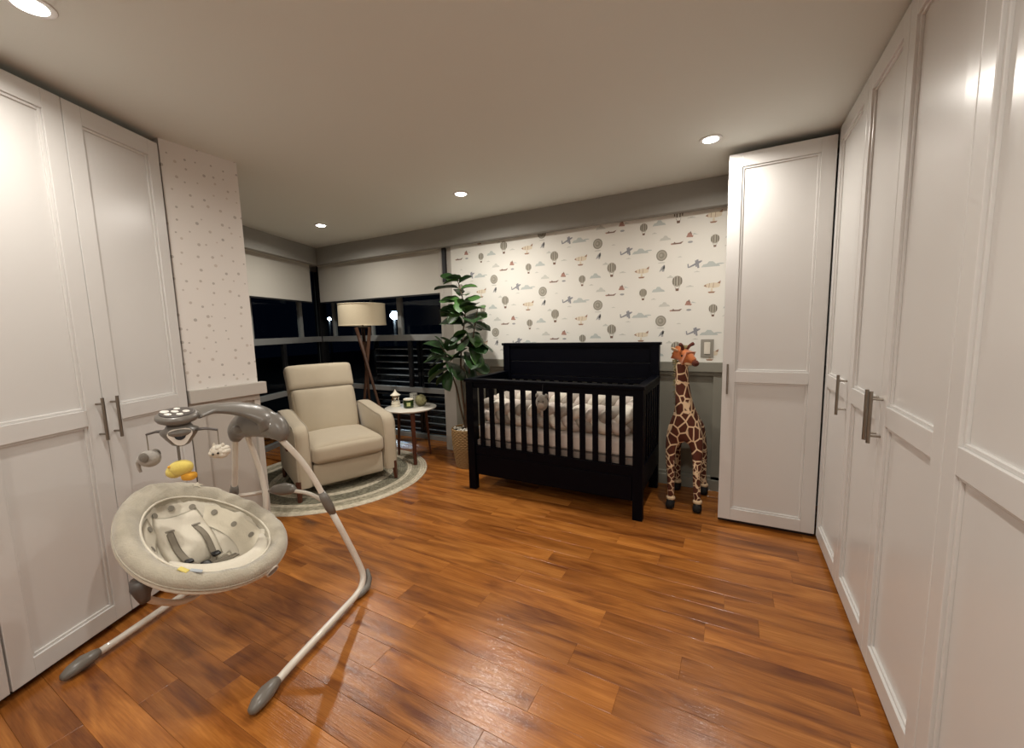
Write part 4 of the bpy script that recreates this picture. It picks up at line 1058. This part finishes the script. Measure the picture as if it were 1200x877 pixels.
# mobile motor under the panel
MC = Vector((.0, .215, .935))
mm = MB(); mm.lathe([(.012, -.048), (.028, -.040), (.046, -.015), (.060, .008), (.060, .018), (.045, .026), (.035, .045)], c=MC, n=30)
mot = mm.build('mobile_motor', 'swing_plastic', SW, smooth=True)
vloc = Matrix.Rotation(-th, 3, 'Z') @ Vector((1.75, -.7, .35)).normalized()
fp = MC+Vector((vloc.x, vloc.y, 0)).normalized()*.047
xx, yy, zz_ = frame_of(vloc)
def disk(cn, nrm, rx_, ry_, th_, name, mat, par, tri=False, n=24):
    x_, y2, d_ = frame_of(nrm); b = MB(); vs = []
    for lay in (-th_, th_):
        for k in range(n):
            a = 2*PI*k/n; m_ = 1+(.14*math.cos(3*(a+PI/2)) if tri else 0); vs.append(cn+x_*rx_*m_*math.cos(a)+y2*ry_*m_*math.sin(a)+d_*lay)
    b.add(vs, [tuple(range(n))[::-1], tuple(range(n, 2*n))]+[(k, (k+1) % n, n+(k+1) % n, n+k) for k in range(n)])
    return b.build(name, mat, par, smooth=40)
disk(fp, vloc, .036, .032, .004, 'motor_face', 'swing_tube', mot, True)
disk(fp+vloc*.004, vloc, .017, .015, .003, 'motor_lens', 'buckle', mot)
hang = []
rloc = Matrix.Rotation(-th, 3, 'Z') @ rt; floc = Matrix.Rotation(-th, 3, 'Z') @ Vector((fw.x, fw.y, 0)).normalized()
for (dr_, df_) in ((-.112, -.02), (.125, .03), (.02, -.04)):
    e = MC+rloc*dr_+floc*df_+Vector((0, 0, .005)); 
    if abs(dr_) > .05:
        MB().tube([MC+rloc*dr_*.3+floc*df_*.3+Vector((0, 0, .012)), MC+rloc*dr_*.7+floc*df_*.7+Vector((0, 0, .014)), e], [.016, .011, .006], 10, rh=[.006, .005, .004]).build('mobile_prong', 'swing_plastic_dark', mot, smooth=True)
    else: e = MC+rloc*dr_+floc*df_+Vector((0, 0, -.035))
    hang.append(e)
Msw = Matrix.Translation(M0) @ Matrix.Rotation(th, 4, 'Z')
def toyat(e, drop, k=1.0): return Msw @ (e-Vector((0, 0, drop*k)))
# grey elephant, white owl, yellow duck
p = toyat(hang[0], .085, 1.12); t = thing('hanging_plush_toy', 'grey plush elephant hanging left on the swing mobile', 'toy', p, yaw); t.scale = (1.12, 1.12, 1.12)
MB().ell((0, 0, 0), (.034, .028, .029), None, 18, 12).build('body', 'plush_silver', t, smooth=True)
MB().tube([(-.026, -.005, .002), (-.036, -.006, -.012), (-.034, -.006, -.036), (-.030, -.006, -.046)], [.010, .007, .005, .004], 8).build('trunk', 'plush_silver', t, smooth=True)
for s in (-1, 1): MB().ell((.006, s*.024-.004, .012), (.018, .005, .017), None, 12, 8).build('ear', 'plush_grey', t, smooth=True)
MB().tube([(0, 0, .026), (0, 0, .085)], .0018, 6).build('cord', 'strap', t)
p = toyat(hang[1], .088); t = thing('hanging_plush_toy', 'white plush sheep with grey eyes hanging right on the swing mobile', 'toy', p, yaw)
b = MB(); b.ell((0, 0, 0), (.036, .028, .026), None, 16, 10)
for i in range(9):
    a = i*2*PI/9; b.ell((.025*math.cos(a), .004*math.sin(3*a), .016*math.sin(a)), (.015, .022, .013), None, 10, 8)
b.build('body', 'plush_white', t, smooth=True)
for s in (-1, 1): MB().ell((s*.018, -.004, .026), (.006, .006, .010), None, 8, 6).build('ear', 'plush_white', t, smooth=True)
MB().ell((-.008, -.027, -.004), .0045, None, 8, 6).build('eye', 'eye', t, smooth=True); MB().ell((.012, -.027, .0), .0045, None, 8, 6).build('eye', 'eye', t, smooth=True)
MB().tube([(0, 0, .022), (0, 0, .088)], .0018, 6).build('cord', 'strap', t)
p = toyat(hang[2], .082, 1.15); t = thing('hanging_plush_toy', 'yellow and orange plush duck hanging in the middle of the swing mobile', 'toy', p, yaw); t.scale = (1.15, 1.15, 1.15)
b = MB(); b.ell((.0, 0, .004), (.040, .028, .027), Matrix.Rotation(-.2, 3, 'Y'), 18, 12); b.ell((-.018, -.002, -.006), (.026, .026, .022), None, 14, 10)
b.build('body', 'plush_yellow', t, smooth=True)
MB().soft((.026, 0, -.024), (.040, .036, .026), .012, (0, 0, 0), 6).build('feet', 'plush_orange', t, smooth=True)
MB().ell((-.018, -.024, .016), .004, None, 8, 6).build('eye', 'plush_orange', t, smooth=True)
MB().tube([(0, 0, .026), (0, 0, .082)], .004, 6).build('cord', 'swing_plastic', t)

# --- seat
SC = Vector((0, .259, .528)); az, ti, ro = -.217, .407, -.175
h_ = Vector((math.cos(az), math.sin(az), 0)); sd = Vector((0, 0, 1)).cross(h_)
A_ = h_*math.cos(ti)-Vector((0, 0, 1))*math.sin(ti); N_ = A_.cross(sd); S_ = sd*math.cos(ro)+N_*math.sin(ro); N_ = A_.cross(S_)
SA, SB = .342, .275
def sp(a, s, n): return SC+A_*a+S_*s*(1+.187*max(-1, min(1, a/SA)))+N_*n
def lerp_tab(tab, x):
    for (x0, y0), (x1, y1) in zip(tab, tab[1:]):
        if x <= x1: return y0+(y1-y0)*(x-x0)/(x1-x0)
    return tab[-1][1]
# rim profile (rho, height), bowl deeper towards foot end
def egg(th_): return 1+.05*math.cos(th_)*0-.04*math.cos(2*th_)*0
def polar(tab, name, mat, nr=None, nth=72, wob=0.0, smooth=True, closed_bottom=None, parent=SW, bowl=False):
    b = MB(); vs = []; fs = []
    R = [r_ for r_, _ in tab]
    for r_, h in tab:
        for k in range(nth):
            a = 2*PI*k/nth; 
            kk = noise.noise(Vector((math.cos(a)*3, math.sin(a)*3, r_*3)))*wob
            hh = h
            if bowl: hh = h*(1+.25*math.cos(a))
            vs.append(sp(SA*r_*math.cos(a), SB*r_*math.sin(a), hh+kk))
    for i in range(len(tab)-1):
        for k in range(nth):
            k2 = (k+1) % nth; fs.append((i*nth+k, i*nth+k2, (i+1)*nth+k2, (i+1)*nth+k))
    fs.append(tuple((len(tab)-1)*nth+k for k in range(nth)))
    b.add(vs, fs); return b.build(name, mat, parent, smooth=smooth)
rim_tab = [(.88, -.045), (.97, -.035), (1.0, -.015), (1.0, .002), (.975, .016), (.925, .024), (.865, .024), (.80, .016), (.745, .004), (.715, -.02), (.725, -.045)]
b = MB(); vs = []; fs = []; nth = 96; P = len(rim_tab)
for k in range(nth):
    a = 2*PI*k/nth
    for r_, h in rim_tab:
        kk = noise.noise(Vector((math.cos(a)*5, math.sin(a)*5, r_*6)))*.009+(.004*math.sin(a*23)*(r_ > .9))*.5
        wr = 1 if r_ > .8 else (1+.06*math.cos(a))   # opening sits nearer the foot end
        vs.append(sp(SA*r_*math.cos(a)*1.0+(.024 if r_ < .82 else 0), SB*r_*math.sin(a), h+kk))
for k in range(nth):
    k2 = (k+1) % nth
    for p_ in range(P): fs.append((k*P+p_, k2*P+p_, k2*P+(p_+1) % P, k*P+(p_+1) % P))
b.add(vs, fs); rim = b.build('rim_cushion', 'swing_plush', SW, smooth=True)
# piping round the outside and inside
for rr, hh, nm in ((1.0, -.014, 'piping'), (.738, .004, 'piping')):
    MB().tube([sp(SA*rr*math.cos(2*PI*i/72)+(.024 if rr < .82 else 0), SB*rr*math.sin(2*PI*i/72), hh) for i in range(72)], .0032 if rr == 1.0 else .0045, 6, closed=True).build(nm, 'swing_plush' if rr == 1.0 else 'swing_cream', rim, smooth=True)
ox = .024
def bowl_h(r_, a):   # depth of the liner at normalised radius
    x = r_/.735; return -.010-.130*(1-min(1, x)**2.6)*(1+.22*math.cos(a))
b = MB(); vs = []; fs = []; nth = 64; nr = 12
for i in range(nr+1):
    r_ = .735*i/nr if i else .002
    for k in range(nth):
        a = 2*PI*k/nth; w = noise.noise(Vector((math.cos(a)*r_*9, math.sin(a)*r_*9, 2.2)))*.010
        vs.append(sp(SA*r_*math.cos(a)+ox, SB*r_*math.sin(a), bowl_h(r_, a)+w))
for i in range(nr):
    for k in range(nth):
        k2 = (k+1) % nth; fs.append((i*nth+k, (i+1)*nth+k, (i+1)*nth+k2, i*nth+k2))
b.add(vs, fs); liner = b.build('seat_liner', 'swing_cream', SW, smooth=True)
m_ = liner.modifiers.new('solid', 'SOLIDIFY'); m_.thickness = .006; m_.offset = -1
# shell underneath
b = MB(); vs = []; fs = []; tab = [(.99, -.018), (1.0, -.03), (.96, -.045), (.80, -.085), (.55, -.150), (.25, -.185), (.0, -.19)]
tab2 = [(r_*.97, h+.008) for r_, h in tab][::-1]
nth = 64
for r_, h in tab+tab2[:0]:
    for k in range(nth):
        a = 2*PI*k/nth; vs.append(sp(SA*max(r_, .01)*math.cos(a), SB*max(r_, .01)*math.sin(a), h))
for i in range(len(tab)-1):
    for k in range(nth):
        k2 = (k+1) % nth; fs.append((i*nth+k, i*nth+k2, (i+1)*nth+k2, (i+1)*nth+k))
b.add(vs, fs); shell = b.build('seat_shell', 'swing_cream', SW, smooth=True)
m_ = shell.modifiers.new('solid', 'SOLIDIFY'); m_.thickness = .005; m_.offset = 1
# body pad (head to bottom), surface pieces follow the bowl
def surf(a, s, lift=0.0):
    r_ = math.hypot((a-ox)/SA, s/SB); an = math.atan2(s/SB, (a-ox)/SA); return sp(a, s, bowl_h(min(r_, .735), an)+lift)
def patch(outline_fn, n1, n2, th_, name, mat, parent, lift=.004, puff=.012):
    b = MB(); vs = []; fs = []
    for sg in (1, 0):
        for i in range(n1+1):
            for j in range(n2+1):
                u_, v_ = i/n1, j/n2; a, s = outline_fn(u_, v_)
                e = (1-(2*u_-1)**4)*(1-(2*v_-1)**4); vs.append(surf(a, s, lift+(th_*e**.5+puff*e if sg else 0)))
    K = (n1+1)*(n2+1)
    for i in range(n1):
        for j in range(n2):
            q = i*(n2+1)+j; fs.append((q, q+1, q+n2+2, q+n2+1)); fs.append((K+q, K+q+n2+1, K+q+n2+2, K+q+1))
    for i in range(n1):
        q = i*(n2+1); fs.append((q, q+n2+1, q+K+n2+1, q+K)); q += n2; fs.append((q, q+K, q+K+n2+1, q+n2+1))
    for j in range(n2):
        q = j; fs.append((q, q+K, q+K+1, q+1)); q = n1*(n2+1)+j; fs.append((q, q+1, q+K+1, q+K))
    b.add(vs, fs); return b.build(name, mat, parent, smooth=True)
patch(lambda u_, v_: (-.175+.225*u_, (-.108+.216*v_)*(1-.15*(2*u_-1)**2)), 14, 12, .014, 'back_pad', 'swing_cream', SW, .003, .016)
patch(lambda u_, v_: (.062+.10*u_, (-.11+.22*v_)*(1-.25*u_)), 8, 12, .012, 'seat_pad', 'swing_pad', SW, .003, .012)
def wing(s):
    def fn(u_, v_):
        an = s*(.55+1.9*u_); r_ = .48+.22*v_; return SA*r_*math.cos(an)+ox, SB*r_*math.sin(an)
    w_ = patch(fn, 14, 5, .006, 'side_wing', 'swing_pad', SW, .008, .008)
    for k in range(4):
        an = s*(.75+.5*k); r_ = .58+.03*(k % 2); a, s_ = SA*r_*math.cos(an)+ox, SB*r_*math.sin(an)
        c0 = surf(a, s_, .023); c1 = surf(a+.02, s_, .023); c2 = surf(a, s_+.02, .023); nn = (c1-c0).cross(c2-c0).normalized()
        if nn.dot(N_) < 0: nn = -nn
        disk(c0, nn, .012, .012, .0015, 'dot', 'swing_dot', w_, n=14)
wing(1); wing(-1)
# head dots
for k in range(3):
    an = PI-.45+.45*k; a, s_ = SA*.66*math.cos(an)+ox, SB*.66*math.sin(an); c0 = surf(a, s_, .006); c1 = surf(a+.02, s_, .006); c2 = surf(a, s_+.02, .006); nn = (c1-c0).cross(c2-c0).normalized()
    if nn.dot(N_) < 0: nn = -nn
    disk(c0, nn, .012, .012, .0015, 'dot', 'swing_dot', liner, n=14)
# foot bolster, crescent
pts = []; rr_ = []
for i in range(15):
    an = -1.15+2.2*i/14; pts.append(sp(SA*.665*math.cos(an)+ox, SB*.665*math.sin(an), -.012)); rr_.append(.010+.026*math.sin(PI*i/14)**.7)
MB().tube(pts, rr_, 12, rh=[q*.6 for q in rr_], up=tuple(N_)).build('foot_bolster', 'swing_cream', SW, smooth=True)
# harness
def strap(pts, w, name='harness_strap', mat='strap', lift=.022):
    P3 = smooth_path([surf(a, s, l) for a, s, l in pts], 5); b = MB(); b.tube(P3, w, 6, rh=.0022, up=tuple(N_)); return b.build(name, mat, SW, smooth=True)
strap([(-.095, .050, .030), (-.04, .058, .036), (.02, .055, .034), (.065, .045, .034), (.085, .020, .03)], .0135)
strap([(-.095, -.055, .030), (-.05, -.062, .036), (.0, -.060, .034), (.05, -.040, .034), (.078, -.012, .03)], .0135)
strap([(.09, .085, .02), (.095, .05, .034), (.09, .018, .034)], .010)
strap([(.075, -.085, .02), (.085, -.05, .034), (.085, -.014, .034)], .010)
strap([(.15, .0, .012), (.125, .002, .035), (.098, .003, .034)], .012)
def buckle(a, s, sz):
    b = MB(); c0 = surf(a, s, .042); M_ = Matrix((A_, S_, N_)).transposed().to_4x4(); M_.translation = c0
    b.soft((0, 0, 0), sz, .006, (0, 0, 0), 5, xf=M_); return b.build('buckle', 'buckle', SW, smooth=True)
buckle(.092, .004, (.046, .036, .018)); buckle(.060, .052, (.024, .034, .012)); buckle(.050, -.044, (.022, .030, .012))
strap([(.10, .03, .036), (.125, .06, .045), (.13, .085, .04), (.115, .07, .035)], .010)
for s in (-1, 1):
    c0 = surf(-.098, s*.053, .031); b = MB(); M_ = Matrix((A_, S_, N_)).transposed().to_4x4(); M_.translation = c0; b.box((0, 0, 0), (.008, .034, .006), M_); b.build('strap_slot', 'swing_dot', SW, bevel=.001)
# tags on the near rim, badge on the foot end, star applique at the far rim
def rimp(an, r_, n_): return sp(SA*r_*math.cos(an), SB*r_*math.sin(an), n_)
def flatbox(c0, sz, rz_, name, mat, par, ext=None):
    M_ = (Matrix((A_, S_, N_)).transposed() @ Matrix.Rotation(rz_, 3, 'Z')).to_4x4(); M_.translation = c0; b = MB(); b.soft((0, 0, 0), sz, min(sz)*.45, (0, 0, 0), 5, xf=M_); return b.build(name, mat, par, smooth=True)
flatbox(rimp(-.80, .88, .028), (.034, .018, .006), .35, 'fabric_tag', 'tag_yellow', rim)
flatbox(rimp(-.66, .87, .028), (.038, .014, .005), .75, 'fabric_tag', 'tag_blue', rim)
bd = disk(rimp(.27, 1.0, -.030), (A_*.93+S_*.20-N_*.02), .030, .019, .006, 'badge', 'swing_tube', shell)
disk(rimp(.27, 1.0, -.030)+(A_*.93+S_*.20-N_*.02).normalized()*.006, (A_*.93+S_*.20-N_*.02), .024, .013, .0015, 'badge_inlay', 'swing_plastic', shell)
b = MB(); c0 = rimp(2.55, .90, .027); vs = [c0+N_*.004]
for k in range(10):
    a = 2*PI*k/10; q = .026 if k % 2 == 0 else .012; vs.append(c0+A_*q*math.cos(a)+S_*q*math.sin(a))
b.add(vs, [(0, 1+k, 1+(k+1) % 10) for k in range(10)]); b.build('star_applique', 'swing_pad', rim)
# swing arm: from the hub down behind the seat, under it
ap = smooth_path([(-.03, .55, .84), (-.018, .575, .72), (.0, .585, .60), (.012, .575, .49), (.012, .53, .37), (.01, .44, .29), (0, .34, .268)], 6)
MB().tube(ap, .0125, 12).build('swing_arm', 'swing_tube', SW, smooth=True)
MB().lathe([(.0, -.03), (.06, -.028), (.085, -.005), (.08, .02), (.0, .03)], c=(.02, .27, .300), n=28).build('seat_mount', 'swing_plastic_dark', SW, smooth=True)
# cradle loop below the near-left side of the rim
lp = smooth_path([rimp(-1.2, .92, -.055), rimp(-1.2, .92, -.055)+Vector((0, 0, -.055)), Vector((.035, .07, .335)), Vector((.02, .16, .285)), Vector((0, .26, .28))], 6)
MB().tube(lp, .0115, 12).build('cradle_arm', 'swing_tube', SW, smooth=True)
q = rimp(-1.2, .92, -.055)
MB().tube([q+Vector((0, 0, .01)), q+Vector((0, 0, -.02)), q+Vector((0, 0, -.05)), q+Vector((.004, .002, -.075))], [.030, .033, .022, .015], 14).build('cradle_joint', 'swing_plastic_dark', SW, smooth=True)
q = rimp(1.8, .93, -.05)
lp = smooth_path([q, q+Vector((0, 0, -.055)), Vector((-.03, .42, .31)), Vector((0, .30, .28))], 6)
MB().tube(lp, .0115, 12).build('cradle_arm', 'swing_tube', SW, smooth=True)
MB().tube([q+Vector((0, 0, .01)), q+Vector((0, 0, -.02)), q+Vector((0, 0, -.05))], [.028, .030, .018], 14).build('cradle_joint', 'swing_plastic_dark', SW, smooth=True)
